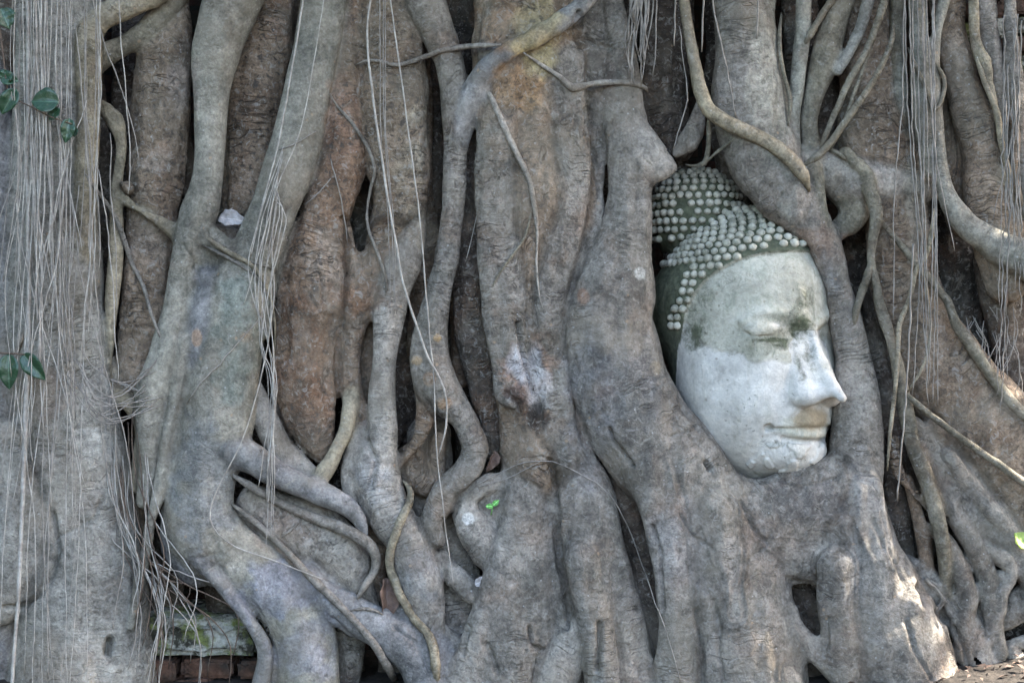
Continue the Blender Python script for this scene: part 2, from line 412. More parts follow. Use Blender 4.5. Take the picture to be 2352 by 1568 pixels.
root([(420,1180,45),(420,1250,50),(450,1300,50)], 35, .8, 16, 'blue', .1)
root([(525,1030,40),(560,1045,38),(631,1085,29),(718,1126,28),(787,1156,24),(824,1192,16),(838,1232,7)], 62, .95, 16, 'blue', .1)
root([(592,880,12),(606,950,28),(640,1025,32),(690,1078,28),(730,1110,20)], 22, .8, 8, 'lite', .3)
root([(445,1265,24,75),(475,1300,19,92),(520,1356,18,92),(577,1432,18,86),(607,1495,20,76),(604,1560,26,60),(590,1650,30,50)], 70, 1, 7, 'blue', .1)
root([(700,1330,40),(760,1385,42),(850,1430,45),(930,1480,48),(985,1560,52),(1010,1680,58)], 55, .8, 12, 'blue', .15)
root([(590,1160,50),(640,1190,60),(700,1230,78),(770,1275,76),(808,1340,48),(845,1390,28)], 2, .72, 10, 'lite', .6)
# J : brown trunk left of centre
root([(800,-60,46),(802,60,42),(790,170,40),(785,280,50),(783,370,58),(752,470,58),(727,570,70),(714,680,80),(703,770,76),(700,870,72),(713,950,62),(727,1010,42),(737,1045,22)], 2, .85, 6, 'rust', .85, 'reddish brown root with a blunt rounded end')
root([(655,900,35),(655,970,34),(652,1030,22)], -25, .9, 8, 'brown', .7)
root([(775,440,16),(795,540,14),(810,590,20),(835,635,28),(850,670,28)], 10, .9, 10, 'brown', .6)
# K : central column and its two legs
Kroot = root([(870,-60,70),(885,50,76),(905,150,78),(905,260,84),(915,360,74),(920,450,66),(908,540,66)], -5, .8, 10, 'ring', .85)
root([(905,540,60),(872,610,52),(842,662,48),(830,700,46),(814,745,37),(803,824,31),(805,890,30),(822,945,30),(840,985,28)], 0, .9, 12, 'rust', .7)
root([(938,470,38,-12),(936,540,42,12),(925,600,42),(905,660,42),(893,737,38),(885,820,30),(878,910,34),(880,998,36),(868,1060,50),(872,1110,54),(897,1180,52),(935,1240,50),(962,1320,55),(975,1390,47),(992,1450,30),(1012,1520,30),(1040,1600,30)], 28, .9, 12, 'lite', .3, 'bulging pale root')
root([(830,990,22),(822,1040,30),(816,1110,30),(835,1180,28)], 12, .9, 14, 'lite', .3)
root([(808,885,18,5),(804,925,19,24),(800,950,18),(793,990,17),(770,1040,17),(745,1085,20),(725,1110,18)], 40, 1, 12, 'tan', .15)
root([(905,1370,20),(918,1395,25),(960,1440,34),(1000,1500,38),(1045,1600,48)], 35, .9, 12, 'blue', .2)
root([(1000,1440,22),(1050,1490,34),(1095,1560,42),(1130,1650,46)], 15, .85, 12, 'lite', .3)
# M + N
Mroot = root([(960,-60,46),(976,0,45),(1009,87,39),(1036,160,35),(1048,250,34),(1045,347,29),(1043,434,30),(1035,521,30),(1024,607,31),(1007,670,31),(990,737,37),(985,802,43),(998,867,48),(1030,920,40),(1063,960,29),(1081,998,27),(1092,1035,27),(1068,1082,28),(1022,1127,31),(1010,1155,34),(990,1195,28),(1005,1240,22)], 38, .95, 10, 'gray', .5, 'vertical striped root')
root([(985,880,34),(978,950,25),(960,1008,17),(935,1045,14),(915,1068,12)], 28, 1, 12, 'brown', .3)
root([(1375,-60,23,105),(1349,0,21,112),(1284,52,19,116),(1219,91,21,116),(1154,126,24,106),(1119,165,28,84),(1096,210,31,62),(1068,270,30,48),(1050,330,26,40)], 62, 1, 8, 'blue', .15, 'curved root joining from upper right')
# O : central trunk
Oroot = root([(1215,-60,128),(1212,100,128),(1220,250,126),(1228,400,132),(1225,520,128),(1210,640,100),(1212,750,84),(1222,860,86),(1240,960,90),(1262,1060,108)], 12, .62, 10, 'ring', .7, 'massive central trunk')
root([(1125,200,40),(1108,320,46),(1092,480,50),(1088,640,50),(1092,760,48),(1110,870,38),(1125,960,28),(1130,1040,20)], -25, .8, 14, 'dark', .9)
root([(1222,980,50,-15),(1215,1060,62,10),(1208,1160,66),(1205,1260,74),(1195,1360,88),(1180,1440,98),(1160,1560,100),(1150,1680,110)], 30, .7, 14, 'gray', .45)
root([(1275,960,44,-20),(1303,1040,60,8),(1342,1160,72),(1368,1290,78),(1395,1410,80),(1430,1540,86),(1450,1680,90)], 42, .75, 12, 'gray', .4)
root([(1370,1390,26,20),(1345,1440,36),(1305,1500,44),(1265,1580,52),(1240,1680,55)], 62, .8, 20, 'lite', .35)
root([(1150,1105,22),(1100,1120,20),(1072,1150,24),(1074,1190,33),(1100,1232,42),(1132,1272,42),(1160,1305,34)], 35, .85, 8, 'lite', .5)
root([(1015,1280,18),(1030,1305,22),(1062,1338,26),(1105,1372,28),(1150,1400,32)], 20, .9, 10, 'lite', .3)
root([(1270,1180,50),(1278,1300,54),(1290,1450,56),(1300,1650,60)], 12, .8, 20, 'gray', .45)
root([(1160,60,50),(1150,250,54),(1148,450,56),(1150,620,54),(1165,780,44),(1175,900,40)], 62, .6, 15, 'gray', .7)
root([(1285,150,54),(1300,330,58),(1285,520,56),(1262,680,44),(1262,820,42),(1275,960,44),(1300,1060,44)], 56, .6, 15, 'gray', .6)
root([(1190,1230,44),(1150,1370,50),(1100,1490,50),(1050,1620,56)], 62, .7, 15, 'lite', .4)
root([(1340,1280,40),(1362,1400,42),(1385,1540,44),(1400,1660,46)], 92, .7, 15, 'gray', .4)
root([(1135,1120,34),(1128,1180,36),(1150,1240,40)], 8, .8, 12, 'gray', .5)
# P : root left of the head
Proot = root([(1402,-60,20),(1408,0,22),(1424,90,30),(1430,180,42),(1434,260,48),(1442,330,52),(1448,390,56),(1446,456,52),(1441,521,56),(1425,600,76),(1408,680,100),(1396,737,105),(1408,824,112),(1437,910,119),(1484,1000,116),(1560,1090,118),(1610,1180,122),(1640,1270,128),(1668,1350,136),(1695,1450,142),(1715,1680,160)], 38, .66, 5, 'gray', .35, 'wide grey root hugging the left side of the stone head')
root([(1350,-60,40),(1358,60,40),(1370,180,42),(1385,260,40),(1372,340,28),(1365,440,24),(1350,540,40),(1340,640,50)], 8, .8, 14, 'gray', .5)
root([(1436,285,46,30),(1462,325,50,36),(1490,358,46,42),(1515,380,36,44),(1540,384,17,44)], 50, .8, 30, 'lite', .3)
root([(1500,1080,60),(1540,1220,56),(1560,1360,54),(1560,1500,54),(1555,1660,60)], 88, .6, 15, 'gray', .4)
root([(1640,1180,50),(1672,1320,50),(1695,1440,52),(1760,1520,50),(1830,1620,50)], 98, .6, 15, 'lite', .4)
root([(1415,1040,38),(1448,1150,42),(1475,1280,40),(1497,1400,38),(1525,1520,38),(1545,1650,40)], -12, .9, 6, 'dark', .4)
root([(1372,985,12),(1408,1040,14),(1450,1090,17),(1490,1150,22),(1510,1230,24)], 58, .9, 10, 'gray', .4)
root([(1600,1140,72),(1720,1196,96),(1830,1170,95),(1930,1122,82)], 36, .66, 34, 'gray', .45, 'fused root collar below the chin')
root([(1740,1210,80),(1790,1255,68),(1850,1270,66),(1910,1270,66)], 34, .7, 34, 'lite', .5)
# W : root from the top passing over and right of the head
Wroot = root([(1686,-60,64),(1698,0,64),(1712,130,68),(1716,230,82),(1738,330,88),(1778,408,78),(1832,478,60),(1880,535,45),(1908,600,36),(1925,660,33),(1941,737,40),(1958,824,44),(1965,910,55),(1968,997,62),(1966,1080,66),(1950,1170,84),(1965,1270,104),(2000,1370,118),(2040,1470,130),(2080,1680,165)], 26, .8, 14, 'gray', .35, 'long root draped over and down the right side of the stone head')
root([(1985,1130,44),(1998,1240,50),(2020,1340,54),(2065,1440,56),(2120,1530,56),(2170,1640,60)], 74, .7, 15, 'lite', .35)
root([(1920,1300,44),(1925,1420,46),(1945,1540,50)], 92, .6, 15, 'gray', .35)
root([(1610,225,12),(1602,280,24),(1580,325,30),(1558,350,18)], 0, .9, 10, 'gray', .3)
root([(1775,-60,18),(1764,50,16),(1778,150,17),(1796,250,15),(1812,335,14)], 20, .9, 8, 'olive', .2)
root([(1849,-60,18),(1848,0,17),(1843,87,15),(1832,195,15),(1823,282,15),(1824,350,18),(1845,372,22)], 22, 1, 8, 'smooth', .15)
root([(1958,-60,34),(1934,0,31),(1908,87,31),(1896,143,34),(1871,217,24),(1858,282,20),(1862,330,22),(1866,365,30)], 5, .95, 10, 'olive', .15)
root([(2012,-60,13),(1998,-10,13),(1975,65,13),(1945,126,13),(1925,165,12)], 28, 1, 6, 'pale', .15)
root([(1866,375,32),(1912,396,50),(1975,418,47),(2035,416,42,0),(2100,430,44,-28)], 10, .9, 24, 'lite', .25)
root([(1945,440,42),(1962,480,38),(1945,515,32),(1910,540,26)], 0, .9, 16, 'olive', .2)
root([(1868,385,16),(1878,430,15),(1888,480,12),(1895,520,10)], 50, 1, 8, 'olive', .2)
root([(2000,-60,48),(1990,100,60),(2000,230,72),(2012,330,84),(2045,430,80),(2062,530,74),(2072,640,78),(2110,740,84),(2170,860,100),(2240,960,118),(2320,1070,128),(2420,1190,130)], -38, .75, 8, 'ring', .6, 'broad sloping ringed root')
root([(1940,350,14),(1960,370,15),(1992,400,16),(2001,443,16),(2014,488,15),(2006,543,12),(2001,608,12),(2012,651,11),(2019,693,11),(2040,758,12),(2058,824,13),(2071,889,14),(2084,954,18),(2098,1019,19),(2122,1084,24),(2141,1149,23),(2154,1191,22),(2166,1256,20),(2172,1330,15,35),(2178,1420,12,10)], 52, 1, 7, 'olive', .2, 'slender winding root')
root([(2014,500,9),(2062,555,9),(2105,607,9),(2140,646,10),(2175,690,10),(2195,745,10),(2236,800,13),(2279,867,12),(2330,930,12,40),(2420,1010,12,60)], 45, 1, 6, 'olive', .2)
root([(2060,-60,14),(2062,80,14),(2068,200,13),(2075,330,11),(2085,430,8)], 0, 1, 5, 'olive', .2)
root([(2100,-60,24),(2105,0,23),(2110,87,21),(2118,174,28),(2118,260,26),(2127,325,19),(2131,400,10)], 34, 1, 8, 'smooth', .12)
root([(2180,-60,16),(2168,0,15),(2152,80,14),(2144,150,17),(2147,240,18),(2153,325,17),(2161,390,17),(2174,447,20),(2201,495,26),(2244,534,32),(2292,568,36),(2352,595,42),(2440,615,46)], 40, 1, 8, 'smooth', .12, 'smooth root sweeping out to the right')
root([(2170,-60,48),(2180,60,38),(2198,150,40),(2228,250,44),(2256,350,50),(2272,440,58),(2290,530,58),(2310,650,46)], -18, .85, 8, 'ring', .6)
root([(2235,-60,10),(2238,90,10),(2260,140,14),(2270,190,9),(2286,250,8),(2300,330,7),(2310,420,6)], 30, 1, 6, 'tan', .3)
root([(2250,-60,26),(2262,65,24),(2282,152,21),(2296,239,18),(2313,347,15),(2330,440,13)], -5, 1, 6, 'gray', .3)
root([(2318,-60,12),(2322,65,13),(2330,195,22),(2340,282,22),(2348,369,22),(2362,480,24)], 10, 1, 6, 'gray', .5)
root([(2100,980,24),(2150,1070,34),(2195,1150,37),(2250,1205,35),(2305,1245,33),(2350,1300,32),(2420,1390,32)], 10, .9, 8, 'gray', .35)
root([(2150,980,34),(2205,1070,36),(2265,1130,34),(2305,1190,32),(2360,1240,32)], -8, .9, 8, 'brown', .4)
root([(2112,1030,20),(2160,1130,26),(2222,1225,26),(2262,1310,22),(2275,1400,18),(2300,1500,15)], 24, 1, 6, 'gray', .3)
root([(2180,1050,20),(2250,1140,25),(2318,1220,24),(2362,1310,20),(2380,1400,16)], 30, 1, 6, 'lite', .3)
root([(2150,1210,18),(2200,1300,24),(2222,1380,22),(2200,1450,18),(2230,1530,16)], 26, 1, 6, 'gray', .3)
root([(2195,1500,16),(2270,1530,18),(2340,1540,18),(2420,1530,18)], 24, 1, 6, 'gray', .3)
root([(2085,1100,14),(2115,1200,17),(2130,1300,16),(2140,1400,13)], 10, 1, 6, 'brown', .4)
root([(2170,1020,44),(2240,1085,44),(2300,1150,40)], -22, .8, 10, 'gray', .4)
root([(2235,1075,12),(2262,1092,13),(2295,1120,15),(2320,1160,15),(2322,1210,11)], 22, 1, 8, 'gray', .4)
root([(2049,1010,10),(2053,1061,10),(2084,1113,11),(2118,1157,10),(2146,1180,8)], 40, 1, 4, 'brown', 1)
root([(2235,1240,16),(2222,1300,17),(2185,1345,15),(2160,1380,14)], 8, 1, 8, 'gray', .3)
root([(2250,1255,14),(2282,1270,17),(2322,1292,19),(2322,1330,15),(2298,1365,15),(2293,1400,17),(2279,1436,13),(2275,1470,12)], 28, 1, 6, 'lite', .35)
root([(2305,1320,10),(2257,1345,17),(2230,1382,14),(2225,1430,13)], 20, 1, 6, 'lite', .35)
root([(2400,1360,50),(2340,1390,40),(2310,1420,24)], -15, .9, 8, 'gray', .4)
root([(2250,1478,14),(2300,1490,13),(2352,1472,13),(2420,1455,16)], -5, 1, 6, 'lite', .35)
root([(2325,1500,18),(2345,1525,22),(2400,1545,24)], 10, 1, 6, 'lite', .3)
root([(1800,1410,24,70),(1842,1462,24,78),(1895,1515,28,78),(1950,1550,34),(2010,1600,40)], 70, .9, 22, 'lite', .3)
root([(2085,1295,20),(2120,1328,30),(2165,1368,34),(2208,1430,38),(2252,1510,42),(2290,1640,46)], 5, .9, 10, 'lite', .4)
root([(2130,1330,9),(2150,1345,9),(2168,1372,9),(2160,1395,8)], 42, 1, 6, 'lite', .3)
# upper strand braided behind the top-left leaves
root([(20,-60,60),(10,100,50),(-20,200,40)], -30, .9, 6, 'dark', .5)

def extend(pts):
    """carry a root that leaves the frame at the top further up"""
    p = list(pts)
    if p[0][1] < -40:
        a, b = p[0], p[1]
        dx = (a[0] - b[0]) / max(1, abs(a[1] - b[1]))
        p.insert(0, (a[0] + dx * 60, a[1] - 90, a[2] * 1.12, a[3]))
    return p

# ---- distance field
H = 0.0042
x0, x1 = -1.36, 1.36; y0, y1 = -0.20, 0.30; z0, z1 = -0.03, 1.76
nx, ny, nz = int((x1 - x0) / H), int((y1 - y0) / H), int((z1 - z0) / H)
GX = (x0 + np.arange(nx) * H).astype(np.float32); GY = (y0 + np.arange(ny) * H).astype(np.float32); GZ = (z0 + np.arange(nz) * H).astype(np.float32)
BIG = .05
D = np.full((nx, ny, nz), BIG, np.float32); LAB = np.full((nx, ny, nz), -1, np.int16)
SA = []; SB = []; SU = []; SR = []; SFL = []
def clampi(v, n): return max(0, min(n, int(v)))
for ri, rt in enumerate(ROOTS):
    pts = extend(rt['pts'])
    q = catmull(pts, 24)
    P = np.array([W(*(a[0], a[1], a[3])) for a in q]); rad = np.maximum(q[:, 2], 2) * S * (DIST + P[:, 1]) / DIST
    rng_ = np.random.RandomState(ri)
    n = len(P); ph = rng_.uniform(0, 6, 3)
    sarc = np.concatenate([[0], np.cumsum(np.linalg.norm(np.diff(P, axis=0), axis=1))])
    rad = rad * (1 + (.012 + .02 * rt['rough']) * (np.sin(sarc * 23 + ph[0]) + .7 * np.sin(sarc * 41 + ph[1])))
    fl = rt['flat']; mg = .036
    lo = (P - rad[:, None]).min(0) - mg; hi = (P + rad[:, None]).max(0) + mg
    i0, i1 = clampi((lo[0] - x0) / H, nx), clampi((hi[0] - x0) / H + 1, nx)
    j0, j1 = clampi((lo[1] - y0) / H, ny), clampi((hi[1] - y0) / H + 1, ny)
    k0, k1 = clampi((lo[2] - z0) / H, nz), clampi((hi[2] - z0) / H + 1, nz)
    if i1 <= i0 or j1 <= j0 or k1 <= k0: 
        for s in range(n - 1): pass
        continue
    T = np.full((i1 - i0, j1 - j0, k1 - k0), BIG, np.float32); TL = np.full(T.shape, -1, np.int16)
    for s in range(n - 1):
        a, b = P[s], P[s + 1]; ra, rb = rad[s], rad[s + 1]
        sid = len(SA); SA.append(a); SB.append(b); SU.append((sarc[s], sarc[s + 1])); SR.append(ri)
        lo = np.minimum(a - ra, b - rb) - mg; hi = np.maximum(a + ra, b + rb) + mg
        a0, a1 = max(i0, int((lo[0] - x0) / H)), min(i1, int((hi[0] - x0) / H + 1))
        b0, b1 = max(j0, int((lo[1] - y0) / H)), min(j1, int((hi[1] - y0) / H + 1))
        c0, c1 = max(k0, int((lo[2] - z0) / H)), min(k1, int((hi[2] - z0) / H + 1))
        if a1 <= a0 or b1 <= b0 or c1 <= c0: continue
        X = GX[a0:a1, None, None] - np.float32(a[0]); Y = (GY[None, b0:b1, None] - np.float32(a[1])) / np.float32(fl); Z = GZ[None, None, c0:c1] - np.float32(a[2])
        e = (b - a).astype(np.float32); e[1] /= fl
        t = (X * e[0] + Y * e[1] + Z * e[2]) / np.float32(e @ e + 1e-12)
        np.clip(t, 0, 1, out=t)
        dd = np.sqrt((X - t * e[0]) ** 2 + (Y - t * e[1]) ** 2 + (Z - t * e[2]) ** 2) - (np.float32(ra) + t * np.float32(rb - ra))
        sub = T[a0 - i0:a1 - i0, b0 - j0:b1 - j0, c0 - k0:c1 - k0]; sl = TL[a0 - i0:a1 - i0, b0 - j0:b1 - j0, c0 - k0:c1 - k0]
        m = dd < sub
        sub[m] = dd[m]; sl[m] = sid
    G = D[i0:i1, j0:j1, k0:k1]; GL = LAB[i0:i1, j0:j1, k0:k1]
    k = np.float32(max(rt['k'], 1) * S)
    m = T < G
    GL[m] = TL[m]
    h = np.clip(.5 + .5 * (G - T) / k, 0, 1)
    G[...] = G + (T - G) * h - k * h * (1 - h)
D[0] = D[-1] = BIG; D[:, 0] = D[:, -1] = BIG; D[:, :, 0] = D[:, :, -1] = BIG
V, F, (ii, jj, kk) = surface_nets(D, (x0, y0, z0), H)
lab = LAB[ii, jj, kk]
for a, b, c in ((1, 0, 0), (0, 1, 0), (0, 0, 1), (1, 1, 1)):
    m = lab < 0; lab[m] = LAB[ii[m] + a, jj[m] + b, kk[m] + c]
lab[lab < 0] = 0
del D, LAB
V = smooth_attr(V, F, 2)
SA = np.array(SA); SB = np.array(SB); SU = np.array(SU); SR = np.array(SR)
AB = SB[lab] - SA[lab]
t = np.clip(((V - SA[lab]) * AB).sum(1) / np.maximum((AB * AB).sum(1), 1e-12), 0, 1)
along = (SU[lab, 0] + t * (SU[lab, 1] - SU[lab, 0])).astype(np.float32)
rid = SR[lab]
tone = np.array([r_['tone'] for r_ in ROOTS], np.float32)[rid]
rough = np.array([r_['rough'] for r_ in ROOTS], np.float32)[rid]
along = smooth_attr(along, F, 14); tone = smooth_attr(tone, F, 9); rough = smooth_attr(rough, F, 9)
N = vert_normals(V, F)
# organic lumps
dis = .0085 * fbm(V, (9, 9, 4), 3, 1) + .0034 * fbm(V, (34, 34, 15), 2, 5) * (.35 + rough) + .0045 * rough * fbm(V, (20, 20, 20), 3, 9)
q = np.stack([along * 42, V[:, 0] * 9, V[:, 1] * 9], 1)
dis += .0012 * rough * vnoise(q, 1, 3)
q = np.stack([along * 3, V[:, 0] * 38, V[:, 1] * 38], 1)
dis += (.0022 + .0045 * rough) * vnoise(q, 1, 4)
X2, Y2, D2 = unproj(V)
front = np.clip((-N[:, 1] - .05) * 4, 0, 1)
# creases, cracks, pits:  polyline, half width, depth (units)
CREASES = [
 ([(122,1180),(130,1230),(134,1270),(120,1320),(85,1370),(45,1395),(10,1392)], 5, 12),
 ([(134,1232),(170,1215),(215,1190),(232,1150)], 4, 4), ([(180,985),(230,980),(270,1000)], 4, 3),
 ([(250,1470),(246,1500)], 7, 26), ([(1262,1060),(1272,1100),(1280,1160),(1278,1220),(1285,1290),(1297,1340),(1305,1400),(1300,1440)], 6, 16),
 ([(1375,1430),(1380,1480),(1372,1540)], 5, 14), ([(1216,1440),(1220,1480),(1245,1490)], 4, 12),
 ([(1188,740),(1196,790),(1208,850),(1222,900)], 4, 9), ([(1208,715),(1206,750)], 3, 7), ([(1190,920),(1195,950)], 4, 9),
 ([(1237,930),(1240,975)], 8, 6), ([(1262,770),(1272,790)], 7, 5), ([(1166,905),(1185,925)], 8, 5),
 ([(1400,985),(1408,1010),(1440,1050),(1452,1068)], 4, 10), ([(1570,935),(1590,965),(1605,985)], 5, 7), ([(1622,1060),(1633,1078)], 6, 10),
 ([(1540,1000),(1570,990),(1600,985)], 3, 4), ([(1530,880),(1560,868)], 3, 3), ([(1890,1105),(1925,1098)], 5, 5),
 ([(2080,1420),(2100,1490),(2140,1560)], 4, 6), ([(1965,1020),(2000,1025),(2020,1050)], 3, 3), ([(1720,1290),(1760,1250),(1770,1225)], 3, 3),
 ([(1500,1210),(1515,1270),(1516,1330),(1520,1400)], 4, 8), ([(1600,1400),(1612,1500),(1612,1568)], 4, 7), ([(1650,1440),(1652,1500),(1665,1568)], 4, 6), ([(1640,1380),(1650,1450)], 6, 6),
 ([(790,500),(805,520),(812,560)], 6, 10), ([(735,580),(722,610),(745,660)], 5, 6), ([(742,630),(742,690)], 3, 5), ([(700,660),(735,720),(790,735)], 4, 3),
 ([(960,255),(985,252)], 3, 4), ([(905,560),(925,520),(945,500)], 5, 8), ([(1330,30),(1323,70),(1330,110)], 6, 14), ([(1340,90),(1380,105),(1400,110)], 4, 6),
 ([(1345,250),(1350,320),(1370,370),(1378,450)], 6, 6), ([(1180,350),(1230,390),(1290,430),(1370,490)], 3, 2), ([(840,1010),(862,1060),(850,1120)], 6, 7),
 ([(905,1440),(960,1480),(985,1540)], 4, 5), ([(760,1420),(830,1480),(900,1560)], 4, 4), ([(415,560),(450,600),(460,640)], 3, 3), ([(2060,1120),(2070,1160)], 4, 4),
 ([(1810,1330),(1870,1350)], 9, 6), ([(2108,1345),(2122,1362),(2130,1385)], 7, 12), ([(2160,1400),(2172,1425)], 7, 12), ([(2190,1440),(2215,1490),(2225,1540)], 5, 9), ([(2140,1330),(2175,1365),(2200,1400)], 4, 6), ([(2030,1180),(2045,1260),(2075,1330)], 4, 4), ([(1790,1100),(1830,1120),(1880,1110)], 4, 3), ([(1700,1150),(1730,1210),(1755,1240)], 4, 5), ([(1560,1180),(1590,1230),(1640,1260)], 3, 4), ([(1120,1480),(1140,1540)], 5, 8), ([(1080,1440),(1060,1500)], 5, 8), ([(460,1280),(500,1270)], 5, 4), ([(2010,1200),(2030,1260)], 5, 4), ([(1900,1420),(1900,1480)], 5, 5),
]
def polydist(X, Y, pl):
    dm = np.full(len(X), 1e9, np.float32)
    for (ax, ay), (bx, by) in zip(pl[:-1], pl[1:]):
        ex, ey = bx - ax, by - ay
        tt = np.clip(((X - ax) * ex + (Y - ay) * ey) / (ex * ex + ey * ey), 0, 1)
        dm = np.minimum(dm, np.hypot(X - ax - tt * ex, Y - ay - tt * ey))
    return dm
wob = 5 * fbm(V, (25, 25, 25), 2, 31)
for pl, hw, dp in CREASES:
    pa = np.array(pl); m = (X2 > pa[:, 0].min() - 30) & (X2 < pa[:, 0].max() + 30) & (Y2 > pa[:, 1].min() - 30) & (Y2 < pa[:, 1].max() + 30) & (front > 0)
    ix = np.nonzero(m)[0]
    if len(ix) == 0: continue
    dd = polydist(X2[ix] + wob[ix], Y2[ix] + wob[ix] * .5, pl)
    dis[ix] -= 1.5 * dp * S * np.exp(-(dd / hw) ** 2) * front[ix]
V = (V + N * dis[:, None]).astype(np.float32)
# patches of differently coloured bark: x, y, rx, ry, colour, strength
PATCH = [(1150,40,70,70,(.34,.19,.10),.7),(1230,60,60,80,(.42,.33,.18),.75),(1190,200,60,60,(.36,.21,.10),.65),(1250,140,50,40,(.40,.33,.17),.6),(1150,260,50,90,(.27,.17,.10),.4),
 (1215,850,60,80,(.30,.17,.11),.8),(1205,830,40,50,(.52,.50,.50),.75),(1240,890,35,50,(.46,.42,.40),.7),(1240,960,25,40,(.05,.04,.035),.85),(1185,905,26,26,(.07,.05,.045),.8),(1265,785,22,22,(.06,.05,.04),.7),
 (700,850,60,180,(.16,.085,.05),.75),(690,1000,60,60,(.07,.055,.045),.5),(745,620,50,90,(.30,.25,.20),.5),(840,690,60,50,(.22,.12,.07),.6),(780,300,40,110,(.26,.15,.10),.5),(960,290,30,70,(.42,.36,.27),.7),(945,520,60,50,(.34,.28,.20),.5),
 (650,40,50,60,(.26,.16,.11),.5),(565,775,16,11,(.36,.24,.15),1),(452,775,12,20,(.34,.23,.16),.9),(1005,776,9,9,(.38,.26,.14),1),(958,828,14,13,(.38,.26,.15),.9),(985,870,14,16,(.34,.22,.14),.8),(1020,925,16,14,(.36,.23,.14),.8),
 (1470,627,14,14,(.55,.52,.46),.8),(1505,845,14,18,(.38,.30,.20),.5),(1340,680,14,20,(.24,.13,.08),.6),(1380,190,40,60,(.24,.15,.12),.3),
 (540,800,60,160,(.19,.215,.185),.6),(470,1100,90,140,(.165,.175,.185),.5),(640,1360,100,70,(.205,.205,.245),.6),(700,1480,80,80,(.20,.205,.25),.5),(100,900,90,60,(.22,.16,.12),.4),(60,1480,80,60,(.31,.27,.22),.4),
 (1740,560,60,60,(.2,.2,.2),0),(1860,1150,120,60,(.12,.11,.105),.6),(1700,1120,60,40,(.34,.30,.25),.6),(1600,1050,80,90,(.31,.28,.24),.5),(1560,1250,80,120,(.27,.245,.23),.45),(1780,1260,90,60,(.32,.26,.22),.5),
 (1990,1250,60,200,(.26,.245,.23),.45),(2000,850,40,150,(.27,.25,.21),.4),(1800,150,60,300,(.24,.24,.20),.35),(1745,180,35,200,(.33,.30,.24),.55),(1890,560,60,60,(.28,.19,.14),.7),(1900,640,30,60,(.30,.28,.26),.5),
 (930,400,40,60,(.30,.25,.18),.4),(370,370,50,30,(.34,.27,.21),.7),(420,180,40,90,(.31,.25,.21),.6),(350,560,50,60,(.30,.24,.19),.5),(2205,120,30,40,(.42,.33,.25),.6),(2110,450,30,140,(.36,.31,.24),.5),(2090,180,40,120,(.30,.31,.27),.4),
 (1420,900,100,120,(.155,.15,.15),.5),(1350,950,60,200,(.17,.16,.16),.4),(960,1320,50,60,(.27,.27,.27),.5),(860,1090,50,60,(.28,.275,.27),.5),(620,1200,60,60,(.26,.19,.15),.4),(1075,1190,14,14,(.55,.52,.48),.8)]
X2, Y2, D2 = unproj(V)
pn = fbm(V, (28, 28, 28), 4, 77)
tone = tone.copy()
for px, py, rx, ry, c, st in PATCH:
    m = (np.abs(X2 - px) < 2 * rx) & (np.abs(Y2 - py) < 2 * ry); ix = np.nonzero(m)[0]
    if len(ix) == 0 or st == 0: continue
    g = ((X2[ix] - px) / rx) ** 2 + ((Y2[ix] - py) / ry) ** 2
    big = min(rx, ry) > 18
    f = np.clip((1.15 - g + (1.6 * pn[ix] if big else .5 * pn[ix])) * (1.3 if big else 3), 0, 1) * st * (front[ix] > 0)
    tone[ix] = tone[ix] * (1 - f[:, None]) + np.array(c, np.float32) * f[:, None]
N = vert_normals(V, F)
# which pieces are visible parts: split the skin of the tree into its roots
tree = empty('fig_tree', (0, .05, 0))
tag(tree, 'old strangler fig with grey tangled roots gripping a carved stone head', 'tree')
def sub_mesh(fm, name, label=None):
    f = F[fm]
    if len(f) < 12: return None
    u_, inv = np.unique(f, return_inverse=True)
    inv = inv.reshape(f.shape)
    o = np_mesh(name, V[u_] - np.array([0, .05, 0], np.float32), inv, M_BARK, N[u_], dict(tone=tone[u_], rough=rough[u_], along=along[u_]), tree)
    if label: o['label'] = label
    return o
frid = rid[F]
frid = np.where(frid[:, 0] == frid[:, 2], frid[:, 0], frid[:, 1])
def components(f):
    uq, inv = np.unique(f, return_inverse=True); inv = inv.reshape(f.shape); L = np.arange(len(uq))
    while True:
        m = L[inv].min(1); L2 = L.copy()
        for c in range(4): np.minimum.at(L2, inv[:, c], m)
        L2 = L2[L2]
        if (L2 == L).all(): break
        L = L2
    return L[inv[:, 0]]
for ri, rt in enumerate(ROOTS):
    ix = np.nonzero(frid == ri)[0]
    if len(ix) < 12: continue
    cl = components(F[ix]); ids, cn = np.unique(cl, return_counts=True); o_ = np.argsort(-cn)
    for r_, c_ in enumerate(o_):
        if cn[c_] < 30: continue
        m = np.zeros(len(F), bool); m[ix[cl == ids[c_]]] = True
        sub_mesh(m, 'root', rt['label'] if r_ == 0 else None)

# front depth map of the root surface, for laying thin things on it
MS = 6.0
mw, mh = int(2500 / MS), int(1760 / MS)
DM = np.full((mw, mh), -400, np.float32)
im = np.clip(((X2 + 70) / MS).astype(int), 0, mw - 1); jm = np.clip(((Y2 + 90) / MS).astype(int), 0, mh - 1)
np.maximum.at(DM, (im, jm), D2)
def depth(x, y, rad=1):
    i = int((x + 70) / MS); j = int((y + 90) / MS)
    i = max(rad, min(mw - rad - 1, i)); j = max(rad, min(mh - rad - 1, j))
    return float(DM[i - rad:i + rad + 1, j - rad:j + rad + 1].max())

